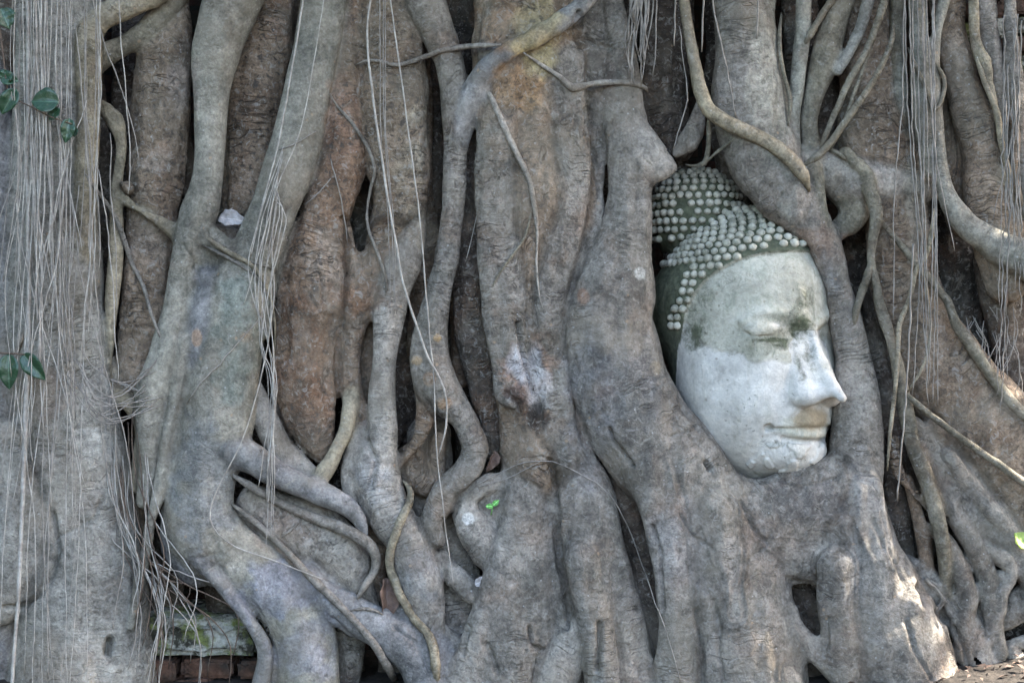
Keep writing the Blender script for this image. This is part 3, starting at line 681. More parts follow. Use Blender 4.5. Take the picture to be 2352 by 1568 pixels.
# ------------------------------------------------------------------ the stone head
TH = R(37); HC = (1704, 765, -112)      # centre of the head in photo units and depth; eye level
def hl(f, l, u):                        # head-local (forward, near-side, up) -> world
    X = f * math.sin(TH) - l * math.cos(TH); T_ = f * math.cos(TH) + l * math.sin(TH)
    c = W(*HC); k = S * 1.02
    return np.stack([c[0] + X * k, c[1] - T_ * k, c[2] + u * k], -1)
def ell(f, l, u, c, a):
    q = np.sqrt(((f - c[0]) / a[0]) ** 2 + ((l - c[1]) / a[1]) ** 2 + ((u - c[2]) / a[2]) ** 2)
    return (q - 1) * min(a)
def smin(a, b, k):
    h = np.clip(.5 + .5 * (b - a) / k, 0, 1); return b + (a - b) * h - k * h * (1 - h)
def smax(a, b, k): return -smin(-a, -b, k)
def cap(f, l, u, a, b, ra, rb):
    e = np.array(b, float) - a; pf, pl, pu = f - a[0], l - a[1], u - a[2]
    t = np.clip((pf * e[0] + pl * e[1] + pu * e[2]) / (e @ e), 0, 1)
    return np.sqrt((pf - t * e[0]) ** 2 + (pl - t * e[1]) ** 2 + (pu - t * e[2]) ** 2) - (ra + t * (rb - ra))
def chain(f, l, u, pts, d=None):
    for a, b in zip(pts[:-1], pts[1:]):
        c = cap(f, l, u, a[:3], b[:3], a[3], b[3]); d = c if d is None else np.minimum(d, c)
    return d
def hair_edge(f, l, u):                 # > 0 on the hair side of the hairline
    al = np.abs(l)
    line = np.interp(f, [-70, -45, -22, 8, 28, 74, 125, 170, 230], [-900, -130, -40, 8, 62, 125, 163, 178, 186])
    return np.clip(u - line, -200, 200)
def tilt(f, l, u): return u + np.clip(-f - 10, 0, 200) * .30 * np.clip((u - 20) / 120, 0, 1) + np.clip(l - 30, 0, 200) * .16 * np.clip((u - 60) / 120, 0, 1)
def cap_sdf(f, l, u): return ell(f, l, tilt(f, l, u), (-12, 0, 75), (240, 204, 214))
KN = (-104, 48, 272)
def head_sdf(f, l, u):
    f = f - 11 * np.clip((-120 - u) / 60, 0, 1)
    al = np.abs(l)
    d = ell(f, l, tilt(f, l, u), (-12, 0, 75), (231, 195, 205))
    d = smin(d, ell(f, l, u, (38, 0, -90), (187, 188, 252)), 45)
    d = smin(d, ell(f, al, u, (105, 62, -110), (88, 80, 105)), 35)           # cheeks
    d = smin(d, ell(f, l, u, (150, 0, -262), (64, 76, 54)), 30)               # chin
    # eye sockets, brow
    d = smax(d, -ell(f, al, u, (236, 78, -6), (34, 60, 24)), 26)
    d = smin(d, chain(f, al, u, [(214, 16, 22, 9), (208, 60, 44, 10), (186, 110, 46, 9), (152, 150, 24, 6)]), 16)
    # eyelids: heavy upper lid over a shallow lower one
    d = smin(d, ell(f, al, u, (160, 88, 10), (42, 62, 30)), 8)
    d = smin(d, ell(f, al, u, (155, 88, -18), (26, 50, 16)), 16)
    d = smax(d, -chain(f, al, u, [(206, 36, -8, 3.0), (207, 62, -11, 3.6), (200, 92, -11, 3.6), (182, 122, -7, 3.2), (160, 148, 0, 2.5)]), 4)
    # nose
    d = smin(d, chain(f, l, u, [(198, 0, 45, 11), (216, 0, 0, 11), (244, 0, -70, 13), (302, 0, -141, 11)]), 12)
    d = smin(d, chain(f, al, u, [(198, 16, -10, 12), (208, 30, -70, 24), (222, 38, -128, 29)]), 18)
    d = smin(d, ell(f, al, u, (222, 38, -138), (36, 27, 22)), 12)
    d = smin(d, cap(f, al, u, (276, 8, -128), (226, 40, -136), 13, 25), 14)
    d = smin(d, cap(f, al, u, (240, 6, -72), (212, 32, -92), 14, 24), 18)
    d = smin(d, cap(f, al, u, (252, 8, -98), (218, 36, -112), 14, 25), 16)
    d = smax(d, -(ell(f, l, u, (250, 0, -182), (62, 60, 24))), 6)
    d = smin(d, ell(f, l, u, (196, 0, -185), (28, 62, 36)), 16)
    # lips
    d = smin(d, chain(f, al, u, [(218, 0, -198, 9), (216, 20, -195, 9), (200, 55, -200, 8), (168, 92, -205, 4)]), 9)
    d = smin(d, chain(f, al, u, [(212, 0, -224, 13), (205, 30, -223, 12), (186, 58, -219, 8), (166, 84, -212, 4)]), 7)
    d = smax(d, -chain(f, al, u, [(232, 0, -211, 3.5), (222, 30, -209, 3.5), (200, 62, -211, 3.5), (166, 96, -209, 4)]), 3)
    d = smax(d, -ell(f, al, u, (170, 98, -208), (12, 9, 9)), 5)
    d = smax(d, -chain(f, al, u, [(222, 0, -243, 5), (206, 34, -240, 5), (184, 66, -234, 5)]), 8)
    # hair cap and topknot
    he = hair_edge(f, l, u)
    cap_ = cap_sdf(f, l, u)
    cap_ = smax(cap_, -he, 5)
    d = smin(d, cap_, 4)
    d = smin(d, ell(f, l, u, KN, (113, 110, 112)), 10)
    return d
HG = 3.0
hf = np.arange(-260, 348, HG, dtype=np.float32); hlx = np.arange(-222, 222, HG, dtype=np.float32); hu = np.arange(-390, 392, HG, dtype=np.float32)
FF, LL, UU = np.meshgrid(hf, hlx, hu, indexing='ij')
HD = head_sdf(FF, LL, UU).astype(np.float32)
HV, HF, _ = surface_nets(HD, (hf[0], hlx[0], hu[0]), HG)
del HD, FF, LL, UU
HV = smooth_attr(HV, HF, 1)
HN = vert_normals(HV, HF)
HV = HV + HN * (1.2 * fbm(HV, (.02, .02, .02), 3, 3) + .5 * fbm(HV, (.12, .12, .12), 2, 8))[:, None]
f_, l_, u_ = HV[:, 0], HV[:, 1], HV[:, 2]
# broken plaster edge over the chin
pl = np.clip((-u_ - 243) / 6, 0, 1) * (np.abs(l_) < 95) * (f_ > 110)
HV = HV + HN * (pl * (3 + 3 * np.sign(vnoise(HV, .045, 12)) * .6))[:, None].astype(np.float32)
def gauss(f, l, u, c, a): return np.exp(-(((f - c[0]) / a[0]) ** 2 + ((l - c[1]) / a[1]) ** 2 + ((u - c[2]) / a[2]) ** 2))
wn = fbm(HV, (.03, .03, .03), 3, 21)
he = hair_edge(f_, l_, u_)
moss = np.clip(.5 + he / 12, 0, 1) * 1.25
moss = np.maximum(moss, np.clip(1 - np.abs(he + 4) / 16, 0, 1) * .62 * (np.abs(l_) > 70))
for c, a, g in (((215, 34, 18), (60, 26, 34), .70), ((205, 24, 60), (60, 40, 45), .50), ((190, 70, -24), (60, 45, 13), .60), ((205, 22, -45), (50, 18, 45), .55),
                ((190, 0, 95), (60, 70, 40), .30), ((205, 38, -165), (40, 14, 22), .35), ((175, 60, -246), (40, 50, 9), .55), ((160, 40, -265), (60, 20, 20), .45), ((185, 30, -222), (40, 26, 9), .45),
                ((192, 92, -16), (70, 42, 4.5), .85), ((205, 40, 5), (60, 14, 26), .6), ((38, 192, -5), (34, 60, 34), .7), ((200, 50, -85), (44, 7, 62), .62), ((150, 120, -45), (60, 50, 10), .45), ((120, 160, 120), (60, 40, 30), .4), ((178, 78, -212), (30, 20, 10), .5), ((60, 180, 90), (30, 40, 50), .5), ((190, 40, 20), (60, 50, 40), .5), ((30, 190, 40), (26, 60, 50), .5), ((120, 130, 70), (60, 50, 60), .17), ((200, 40, 42), (60, 44, 30), .42), ((175, 100, -30), (50, 50, 14), .42), ((200, -20, 110), (60, 50, 60), .22)):  # thin band below the lid paints the crease's shade; the rest is moss
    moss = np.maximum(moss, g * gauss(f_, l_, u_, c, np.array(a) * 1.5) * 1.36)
# repaired white plaster: lower cheek and jaw, and the whole nose
edge = -62 + 45 * np.clip((70 - f_) / 50, 0, 1) + 28 * np.clip((l_ - 130) / 40, 0, 1.5) + 14 * wn
white = np.clip(.5 + (edge - u_) / 34, 0, 1)
nose = (np.abs(l_) < 62 + 6 * wn) & (u_ < 6) & (u_ > -165) & (f_ > 204 - np.clip(-u_ - 60, 0, 80) * .06)
white = np.where(nose, 1, white * np.where((u_ > -80) & (l_ < 60), .3, 1))
lipz = gauss(f_, l_, u_, (200, 0, -205), (60, 78, 32))
white = white * (1 - .95 * np.clip(lipz * 1.6, 0, 1)) + 0
white = np.maximum(white, .55 * gauss(f_, l_, u_, (195, 88, 16), (50, 50, 16)))
white = np.maximum(white, ((np.abs(l_) < 90) & (u_ < -240) & (f_ > 120)) * (.55 + .3 * wn))
brown = gauss(f_, l_, u_, (210, 12, -190), (60, 55, 28)) * 1.5
brown = np.maximum(brown, .5 * gauss(f_, l_, u_, (190, 90, -205), (30, 20, 12)))
head = empty('stone_statue', tuple(hl(np.array(0.), np.array(0.), np.array(-300.))))
tag(head, 'weathered white stone statue head with beaded hair held among the fig roots', 'statue')
hoff = np.array(head.location, np.float32)
def hpart(name, V_, F_, **at):
    Wv = hl(V_[:, 0], V_[:, 1], V_[:, 2]).astype(np.float32)
    return np_mesh(name, Wv - hoff, F_, M_STUCCO, None, at, head)
hm = (he[HF].mean(1) > 0) 
HNw = None
def hsplit(mask, name):
    f = HF[mask]; uq, inv = np.unique(f, return_inverse=True); inv = inv.reshape(f.shape)
    Nl = vert_normals(HV, HF)[uq]
    Nw = np.stack([Nl[:, 0] * math.sin(TH) - Nl[:, 1] * math.cos(TH), -(Nl[:, 0] * math.cos(TH) + Nl[:, 1] * math.sin(TH)), Nl[:, 2]], 1)
    Wv = hl(HV[uq, 0], HV[uq, 1], HV[uq, 2]).astype(np.float32)
    # the local frame (forward, near side, up) is left handed in world space: flip the winding
    det = 1
    a = Wv[inv[:, 2]] - Wv[inv[:, 0]]; b = Wv[inv[:, 3]] - Wv[inv[:, 1]]
    if (np.cross(a, b) * Nw[inv[:, 0]]).sum() < 0: inv = inv[:, ::-1]
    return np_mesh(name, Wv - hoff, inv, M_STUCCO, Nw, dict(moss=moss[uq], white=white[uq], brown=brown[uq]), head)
face = hsplit(~hm, 'face')
hairo = hsplit(hm, 'hair')
# beads: rows of curls traced onto the hair surface
def trace(org, dirn):
    p = np.array(org, float) + np.array(dirn) * 420; dn = -np.array(dirn, float)
    for _ in range(70):
        d = float(head_sdf(np.array([p[0]]), np.array([p[1]]), np.array([p[2]]))[0])
        p = p + dn * d * .75
        if abs(d) < .3: break
    return p
bm = bmesh.new(); rb = random.Random(3); BV = []
def bead(p, nrm, r):
    m = bmesh.ops.create_icosphere(bm, subdivisions=2, radius=1)
    p = p + np.array([rb.gauss(0, .9), rb.gauss(0, .9), rb.gauss(0, .9)]); BV.append((rb.uniform(.2, .5) if rb.random() < .85 else rb.uniform(.4, .7), len(m['verts'])))
    w_ = hl(np.array(p[0]), np.array(p[1]), np.array(p[2])) - hoff
    sq = (r * rb.uniform(.94, 1.08), r * rb.uniform(.94, 1.08), r * rb.uniform(.85, 1.0))
    for v in m['verts']:
        v.co *= 1 + .07 * math.sin(v.co.x * 5 + w_[0] * 900) * math.sin(v.co.z * 4 + w_[2] * 700)
        v.co = Vector((v.co.x * sq[0] * S + w_[0], v.co.y * sq[1] * S + w_[1], v.co.z * sq[2] * S + w_[2]))
row = 0
for el in np.arange(-16.5, 82, 5.35):
    ce = math.cos(R(el)); step = 22.0 / max(40, 212 * ce)
    a = -1.3 + (row % 2) * step * .5
    while a < 2.2:
        dirn = np.array([math.cos(a) * ce, math.sin(a) * ce, math.sin(R(el))])
        p = trace((-15, 0, 75), dirn)
        q_ = p - np.array(KN)
        inknot = (q_[0] / 120) ** 2 + (q_[1] / 117) ** 2 + (q_[2] / 119) ** 2 < 1.02
        h_ = float(hair_edge(p[0], p[1], p[2]))
        bare = p[1] > 60 and p[2] < 150 and p[0] < -48 + p[2] * .5      # worn smooth behind the temple
        if h_ > 5 and not inknot and not bare and rb.random() > (.02 if h_ > 30 else .12):
            if True:
                bead(p, None, rb.uniform(9.6, 11.0))
        a += step
    row += 1
for el in np.arange(-28, 86, 10.2):
    ce = math.cos(R(el)); step = 21.5 / max(18, 112 * ce)
    a = -1.6 + (row % 2) * step * .5
    while a < 2.9:
        dirn = np.array([math.cos(a) * ce, math.sin(a) * ce, math.sin(R(el))])
        c0 = np.array(KN, float)
        sc_ = 1 / math.sqrt((dirn[0] / 114) ** 2 + (dirn[1] / 111) ** 2 + (dirn[2] / 113) ** 2)
        p = c0 + dirn * sc_
        if (cap_sdf(p[0], p[1], p[2]) > -3) and rb.random() > .03:
            bead(p, None, rb.uniform(8.6, 10.0))
        a += step
    row += 1
me = bpy.data.meshes.new('hair_beads'); bm.to_mesh(me); bm.free()
for p_ in me.polygons: p_.use_smooth = True
for an, v_ in (('moss', .24), ('white', .12), ('brown', .22)):
    at = me.attributes.new(an, 'FLOAT', 'POINT'); at.data.foreach_set('value', np.repeat([b_[0] for b_ in BV], [b_[1] for b_ in BV]).astype(np.float32) if an == 'moss' else np.full(len(me.vertices), v_, np.float32))
me.materials.append(M_STUCCO)
hb = bpy.data.objects.new('hair_bead', me); C.objects.link(hb); hb.parent = hairo; hb['kind'] = 'stuff'

# ------------------------------------------------------------------ thin climbing roots on the surface
toff = np.array([0, .05, 0])
def strand(pts, mat, name='climbing_root', lift=None, free=None, wob=.12, step=14, tone=None, sides=7, jit=0, drop=26):
    q = catmull(pts, step)
    rs = np.random.RandomState(int(q[0, 0] * 7 + q[-1, 1]) % 99999)
    if jit:
        n = len(q); j = rs.normal(0, jit, (n, 2)); 
        for _ in range(1): j[1:-1] = (j[:-2] + j[1:-1] + j[2:]) / 3
        q[:, :2] += j
    if free is None:
        dd = np.array([depth(a[0], a[1]) + a[2] * .55 for a in q])
        m = dd.copy()
        for i in range(len(dd)):                      # bridge hollows instead of diving into them
            a, b = max(0, i - 4), min(len(dd), i + 5); m[i] = max(dd[i], dd[a:b].max() - drop)
        for _ in range(3): m[1:-1] = (m[:-2] + m[1:-1] + m[2:]) / 3
        dd = m
    else:
        dd = np.interp(np.linspace(0, 1, len(q)), np.linspace(0, 1, len(free)), free)
    if name == 'climbing_root':
        e_ = np.minimum(np.arange(len(q)), np.arange(len(q))[::-1])
        rr_ = np.interp(e_, [0, 3], [.45, 1]); dd = dd - q[:, 2] * np.interp(e_, [0, 1, 3], [2.6, 1.2, 0]); q[:, 2] = q[:, 2] * rr_
    P = np.array([W(a[0], a[1], d) for a, d in zip(q, dd)]) - toff
    Vt, Ft = tube_arrays(P, np.maximum(q[:, 2], .4) * S, sides, wob)
    at = None
    if tone is not None:
        n = len(Vt); u1 = np.linspace(0, len(q) * step * S, len(q)); al = np.concatenate([np.repeat(u1, sides), [0, u1[-1]]])
        at = dict(tone=np.tile(np.array(TONE[tone], np.float32), (n, 1)), rough=np.full(n, .25), along=al)
    return np_mesh(name, Vt, Ft, mat, None, at, tree)
def climb(pts, tone='tan', **k): return strand(pts, M_BARK, 'climbing_root', tone=tone, sides=10, **k)
climb([(1566,-80,12),(1571,0,12),(1584,87,13),(1597,152,14),(1609,208,16),(1628,252,17),(1666,280,17),(1718,304,17),(1770,330,17),(1800,352,17),(1830,382,16),(1850,412,13),(1859,440,6)], free=[60,60,60,70,85,95,100,100,95,95,92,85], wob=.05)
climb([(1627,262,6),(1628,300,6),(1626,345,6),(1618,375,7),(1600,382,5),(1575,378,3)], 'olive', free=[80,70,55,40,35,30])
climb([(1617,378,5),(1640,355,4),(1665,335,4),(1690,318,3)], 'olive')
climb([(815,150,2),(840,140,3.5),(874,141,4),(913,150,5),(979,130,6),(1022,115,6),(1087,106,6),(1152,104,5)], 'lite')
climb([(1202,121,3),(1241,148,4.5),(1284,176,6),(1315,202,9),(1349,195,7),(1401,189,7),(1458,193,7),(1484,204,7),(1488,212,4)], 'lite')
climb([(1120,205,9),(1138,245,7),(1154,282,7),(1184,347,7),(1215,412,6),(1228,477,6),(1234,542,3),(1232,607,2.5),(1239,680,2),(1250,715,1.5)], 'lite')
climb([(1223,480,3),(1204,547,3.2),(1167,599,3),(1140,640,2.5),(1124,680,2)], 'olive')
climb([(757,215,3),(775,245,3.5),(805,278,4),(844,338,4.5),(861,390,4),(852,430,3.5),(844,477,3),(846,525,4),(874,599,4),(888,651,3.5),(884,690,2)], 'gray')
climb([(186,386,3),(226,443,4.5),(260,490,5.5),(282,542,6),(304,607,5),(330,660,5),(347,719,4),(369,776,4)], 'gray')
climb([(466,540,6),(521,577,6),(577,608,5),(607,650,4),(625,700,3),(632,760,2.5),(628,830,2)], 'tan')
climb([(464,562,4),(500,580,4),(542,603,4),(595,642,3),(622,690,2.5),(650,740,2)], 'gray')
climb([(540,598,2),(590,606,2.5),(640,622,2)], 'gray')
climb([(530,1088,8),(631,1148,10),(718,1187,12),(787,1213,14),(840,1243,14),(862,1275,12),(860,1310,10),(838,1345,8),(818,1378,6)], 'gray', drop=14)
climb([(700,1185,4),(670,1215,4),(640,1240,3)], 'gray')
climb([(530,1155,6),(575,1190,7),(631,1238,7),(700,1310,9),(760,1370,10),(805,1415,8),(860,1480,9),(915,1575,10)], 'gray', drop=14)
climb([(925,1103,5),(940,1120,8),(943,1145,8),(926,1183,10),(905,1235,10),(894,1287,10),(905,1330,10),(926,1378,10),(952,1421,9),(992,1473,11),(1005,1575,12)], 'tan', drop=14)
climb([(790,1405,4),(830,1397,4),(860,1400,4),(880,1412,4)], 'gray')
climb([(2052,50,5),(2046,100,6),(2010,178,7),(1949,269,8),(1897,339,8),(1858,373,8),(1838,380,6)], 'olive', free=[70,75,75,75,70,62,58])
climb([(2040,-60,9),(2032,0,9),(1992,113,8),(1953,182,8),(1914,269,7),(1888,334,6),(1885,360,5)], 'olive', free=[50,60,60,60,58,52,45])
climb([(2015,60,5),(1985,150,5),(1960,220,5),(1935,290,4),(1905,350,4)], 'olive', free=[50,55,50,50,40])
climb([(1930,-60,9),(1915,-10,9),(1888,34,8),(1855,90,8),(1840,110,6)], 'olive')
climb([(1795,30,5),(1790,100,5),(1800,170,5),(1815,230,5),(1810,290,4)], 'olive')
climb([(1900,345,5),(1925,352,6),(1950,372,8)], 'olive')
climb([(2072,895,6),(2110,930,7),(2150,962,7),(2230,1022,8),(2300,1070,9),(2352,1108,9),(2420,1150,9)], 'olive', free=[70,75,80,85,95,100,100])
climb([(2145,480,6),(2140,540,6),(2125,590,6),(2105,620,6),(2095,660,6),(2085,700,6),(2066,745,6),(2062,830,5),(2052,930,5),(2044,1000,4),(2038,1080,3)], 'tan', free=[70,70,68,70,75,80,80,85,90,90,90])
climb([(2120,620,3),(2132,690,3.5),(2136,770,3.5),(2120,840,3.5),(2085,900,3.5)], 'tan', free=[60,70,80,85,80])
climb([(2140,130,5),(2170,190,5),(2150,250,5),(2120,190,5),(2085,110,4)], 'olive')
climb([(2238,120,6),(2262,190,6),(2290,260,7),(2300,330,7),(2318,400,7),(2330,470,7)], 'tan')
climb([(2300,300,8),(2320,270,9),(2335,310,9),(2330,400,8),(2350,480,8)], 'brown')
climb([(2004,590,8),(1990,640,9),(1970,700,9),(1958,760,7)], 'olive')
climb([(250,870,6),(300,890,5),(330,905,4)], 'gray')
climb([(60,740,5),(40,800,6),(10,850,5)], 'gray')

# ------------------------------------------------------------------ hanging aerial roots
rn = random.Random(11)
NAE = [0]; stuffV = []; stuffF = []; so = [0]
def aerial(pts, mat=None, free=None, jit=1.2, force=False):
    """one hanging rootlet; past the first hundred they join the tangle"""
    mat = mat or rn.choice([M_STRAND, M_STRANDP, M_STRANDP])
    if NAE[0] < 98 or force:
        NAE[0] += 1
        strand(pts, mat, 'aerial_root', free=free, jit=jit, step=22, sides=5, wob=.15); return
    q = catmull(pts, 22); rs = np.random.RandomState(so[0] % 9999); q[1:, :2] += rs.normal(0, jit * .6, (len(q) - 1, 2))
    dd = np.interp(np.linspace(0, 1, len(q)), np.linspace(0, 1, len(free)), free) if free else np.array([max(depth(a[0], a[1], 2), -60) + 5 for a in q])
    P = np.array([W(a[0], a[1], d) for a, d in zip(q, dd)]) - toff
    Vt, Ft = tube_arrays(P, np.maximum(q[:, 2], .4) * S, 4, .1)
    stuffV.append(Vt); stuffF.append(np.array(Ft) + so[0]); so[0] += len(Vt)
# the named long ones
aerial([(853,-80,2.4),(852,0,2.4),(844,104,2.6),(874,347,2.8),(913,577,2.8),(935,680,2.8),(974,797,2.8),(1009,867,2.8),(1026,919,2.8),(1022,997,2.4),(1005,1049,1.8)], M_STRANDP, [90,90,95,95,90,90,100,95,85], 1)
aerial([(893,-80,1.8),(896,0,1.8),(918,152,1.9),(961,477,1.9),(979,680,1.8),(996,867,1.8),(1002,1000,1.7),(1013,1127,1.5),(1042,1350,1.2)], M_STRANDP, [90,90,90,90,90,95,90,90], 1)
aerial([(698,-80,2.2),(696,0,2.2),(653,260,2.2),(636,347,2),(600,480,1.8),(575,590,1.5)], M_STRANDP, [110,110,110,110,110], 1)
aerial([(750,-60,1.3),(735,60,1.3),(690,300,1.3),(640,420,1.3),(600,560,1.2),(560,700,1)], M_STRANDP, [112,112,112,112,118], 1)
for x_ in (872, 880, 884):
    aerial([(x_ - 5, -80, 1.2), (x_, 0, 1.2), (x_ + 3, 300, 1.2), (x_ + 20, 520, 1.1), (x_ + 25, 720, 1)], M_STRAND, [88, 88, 86, 80, 75], 1.2)
aerial([(1135,235,1.3),(1112,380,1.2),(1098,480,1.1),(1070,600,1)], M_STRANDP, [70,60,50,40], .5)
aerial([(640,380,1.6),(632,470,1.6),(625,560,1.6),(628,700,1.5),(600,860,1.5),(560,1000,1.5),(500,1120,1.6),(483,1170,1.6),(490,1210,1.6),(540,1255,1.6),(640,1290,1.5),(740,1330,1.3)], M_STRANDP, [95,98,100,110,112,115,112,112,112,110,100,100], 1)
for a in range(8):
    xa = 575 + a * 9
    aerial([(655 - a * 4, 330 + a * 18, 1.1), (xa + 20, 500, 1.2), (xa - 4 + rn.uniform(-9, 9), 640, 1.2), (610 + rn.uniform(-14, 22), 790, 1.2), (628 + rn.uniform(-10, 8), 900, 1.1), (rn.uniform(590, 640), 1060 + a * 30, 1)], None, [108, 112, 112, 105, 98, 98], 2)
# left curtain
for i in range(28):
    xt = rn.choice([rn.gauss(105, 50), rn.gauss(160, 34), rn.gauss(60, 24)]); xt = max(-5, min(232, xt))
    y_top = -85
    yb = rn.choice([rn.uniform(600, 1000), rn.uniform(1000, 1600), 1620])
    lean = rn.gauss(5, 55) * yb / 1000; r_ = rn.choice([.9, 1.1, 1.3, 1.9])
    dA = rn.uniform(92, 150)
    aerial([(xt, y_top, r_), (xt + lean * .15 + rn.gauss(0, 6), yb * .25, r_), (xt + lean * .4 + rn.gauss(0, 14), yb * .5, r_), (xt + lean * .8 + rn.gauss(0, 14), yb * .75, r_ * .9), (xt + lean, yb, r_ * .6)], None, [dA, dA + 4, dA + 8, dA + 14, dA + 18], 1.5)
for i in range(24):
    xt = rn.gauss(150, 58); ys = rn.uniform(-80, 560); ln = rn.uniform(350, 900); le = rn.gauss(30, 75)
    dA = rn.uniform(95, 150)
    aerial([(xt, ys, 1.2), (xt + le * .3 + rn.gauss(0, 8), ys + ln * .3, 1.4), (xt + le * .7 + rn.gauss(0, 12), ys + ln * .7, 1.3), (xt + le, ys + ln, .8)], None, [dA, dA + 5, dA + 12, dA + 18], 2.2)
# thick pale cord hanging by the left edge
aerial([(60,-80,4),(64,100,4.5),(62,400,5),(66,700,5.5),(60,900,6),(52,1150,5.5),(40,1400,4.5),(26,1600,4)], M_STRANDP, [110,110,112,118,122,132,140,140], 1.5, force=True)
aerial([(104,-80,3),(110,200,3),(120,420,3),(118,600,3),(140,760,2.5),(160,850,2)], M_STRANDP, [112,112,115,118,120,120], 1.5, force=True)
# loops and fans near the lower left hollow
for i in range(20):
    xs = rn.uniform(225, 345); ys = rn.uniform(820, 1150); xe = xs + rn.uniform(-10, 130); ye = rn.uniform(1330, 1610)
    bow = rn.uniform(10, 70)
    aerial([(xs, ys, 1.3), (xs + 12, ys + (ye - ys) * .35, 1.5), (xe + bow * .5, ys + (ye - ys) * .7, 1.4), (xe, ye, .9)], rn.choice([M_STRAND, M_STRANDP, M_STRANDD]), [60, 80, 100, 110], 3)
for i in range(13):
    xs = rn.uniform(325, 365); ys = rn.uniform(1270, 1330); xe = rn.uniform(360, 600); ye = rn.uniform(1400, 1610)
    aerial([(xs, ys, 1.7), (xs + (xe - xs) * .45, ys + 40 + rn.uniform(-10, 25), 1.7), (xe, ys + (ye - ys) * .55, 1.5), (xe + rn.uniform(-25, 12), ye, 1)], rn.choice([M_STRAND, M_STRANDD]), [80, 100, 95, 80], 2.5)
for i in range(12):   # arcs by the notch at left
    ys = rn.uniform(780, 900)
    aerial([(170 + rn.uniform(-20, 20), ys, 1.2), (220, ys + rn.uniform(50, 90), 1.4), (280, ys + rn.uniform(40, 90), 1.3), (330 + rn.uniform(0, 50), ys + rn.uniform(0, 60), 1)], None, [120, 118, 105, 90], 2)
# top tuft right of centre
for i in range(26):
    xt = rn.gauss(1470, 17); ln = rn.uniform(30, 210)
    aerial([(xt, -80, 1.4), (xt + rn.gauss(0, 4), 0, 1.7), (xt - ln * .03 + rn.gauss(0, 6), ln * .6, 1.6), (xt - ln * .07 + rn.gauss(0, 8), ln, 1)], M_STRANDP, [70, 75, 80, 85], 1.4)
for x_, yb in ((1548, 105), (1612, 120), (1738, 90)):
    aerial([(x_ + 8, -80, 2.2), (x_ + 4, 0, 2.4), (x_, yb, 1.6)], M_STRANDP, [95, 100, 105], 1)
aerial([(1637,-80,2),(1640,20,2),(1665,140,2),(1690,270,1.6)], M_STRANDD, [80,85,88,88], 1)
aerial([(1560,60,1.5),(1574,180,1.6),(1580,230,1.8),(1562,290,1.6),(1546,345,1.2)], M_STRAND, [80,80,70,60,70], 2)
# right curtain
for i in range(12):
    xt = rn.choice([rn.gauss(2082, 10), rn.gauss(2130, 14)]); yb = rn.uniform(450, 980); le = rn.gauss(14, 30)
    aerial([(xt, -80, 1.7), (xt + le * .2, yb * .3, 1.8), (xt + le * .5 + rn.gauss(0, 5), yb * .6, 1.6), (xt + le, yb, .9)], None, [72, 78, 82, 88], 1.6)
for i in range(13):
    xt = rn.gauss(2322, 24); yt = rn.uniform(-80, 300); yb = yt + rn.uniform(250, 700); le = rn.gauss(-5, 22)
    aerial([(xt, yt, 1.5), (xt + rn.gauss(0, 8), yt * .6 + yb * .4, 1.7), (xt + le, yb, .9)], None, [60, 72, 80], 3)
aerial([(2098,560,2.2),(2092,700,2.2),(2085,860,2),(2072,1010,2),(2060,1150,1.8)], M_STRANDP, [90,92,95,98,98], 1.5)
for i in range(26):
    xs = rn.uniform(2215, 2330); ys = rn.uniform(700, 820)
    aerial([(xs, ys, .9), (xs + rn.gauss(0, 20), ys + 60, 1), (xs + rn.gauss(5, 20), ys + 150, .8)], M_STRANDD, [10, 20, 25], 4)
# sagging fine lines over the middle trunks
for p in ([(1090,1115,1.2),(1160,1080,1.2),(1230,1058,1.2),(1310,1075,1.3),(1400,1135,1.3),(1450,1230,1.3),(1490,1340,1.2),(1530,1450,1.2),(1565,1568,1)],
          [(640,345,1.2),(690,325,1.4),(725,300,1.2)], [(700,470,1.4),(735,440,1.5),(760,410,1.3)], [(760,365,1.3),(775,420,1.5),(790,500,1.6),(798,560,1.2)],
          [(430,925,1.3),(460,880,1.5),(520,820,1.4),(570,760,1.3),(610,720,1.2)], [(1240,1480 - 420,1),(1180,1090,1),(1100,1120,1)]):
    aerial(p, M_STRAND, None, 1.5)
Vs = np.vstack(stuffV); Fs = np.vstack(stuffF)
o = np_mesh('aerial_root_tangle', Vs, Fs, M_STRAND, None, None, tree); o['kind'] = 'stuff'


# ------------------------------------------------------------------ surroundings
def box_grid(name, x0, x1, y0, y1, z0, z1, mat, amp=.004, seg=.02, parent=None, bevel=.006):
    bm = bmesh.new(); bmesh.ops.create_cube(bm, size=1)
    for v in bm.verts: v.co = Vector((x0 + (v.co.x + .5) * (x1 - x0), y0 + (v.co.y + .5) * (y1 - y0), z0 + (v.co.z + .5) * (z1 - z0)))
    bmesh.ops.bevel(bm, geom=bm.edges[:], offset=bevel, segments=2, affect='EDGES')
    cuts = int(max(x1 - x0, y1 - y0, z1 - z0) / seg); cuts = max(1, min(10, cuts))
    bmesh.ops.subdivide_edges(bm, edges=bm.edges[:], cuts=cuts, use_grid_fill=True)
    co = np.array([v.co[:] for v in bm.verts], np.float32)
    n = fbm(co, (22, 22, 22), 3, int(abs(x0) * 999) % 100)[:, None] * amp
    bm.normal_update()
    for v, d in zip(bm.verts, n): v.co += v.normal * float(d[0])
    me = bpy.data.meshes.new(name); bm.to_mesh(me); bm.free(); me.materials.append(mat)
    o = bpy.data.objects.new(name, me); C.objects.link(o)
    if parent: o.parent = parent
    return o
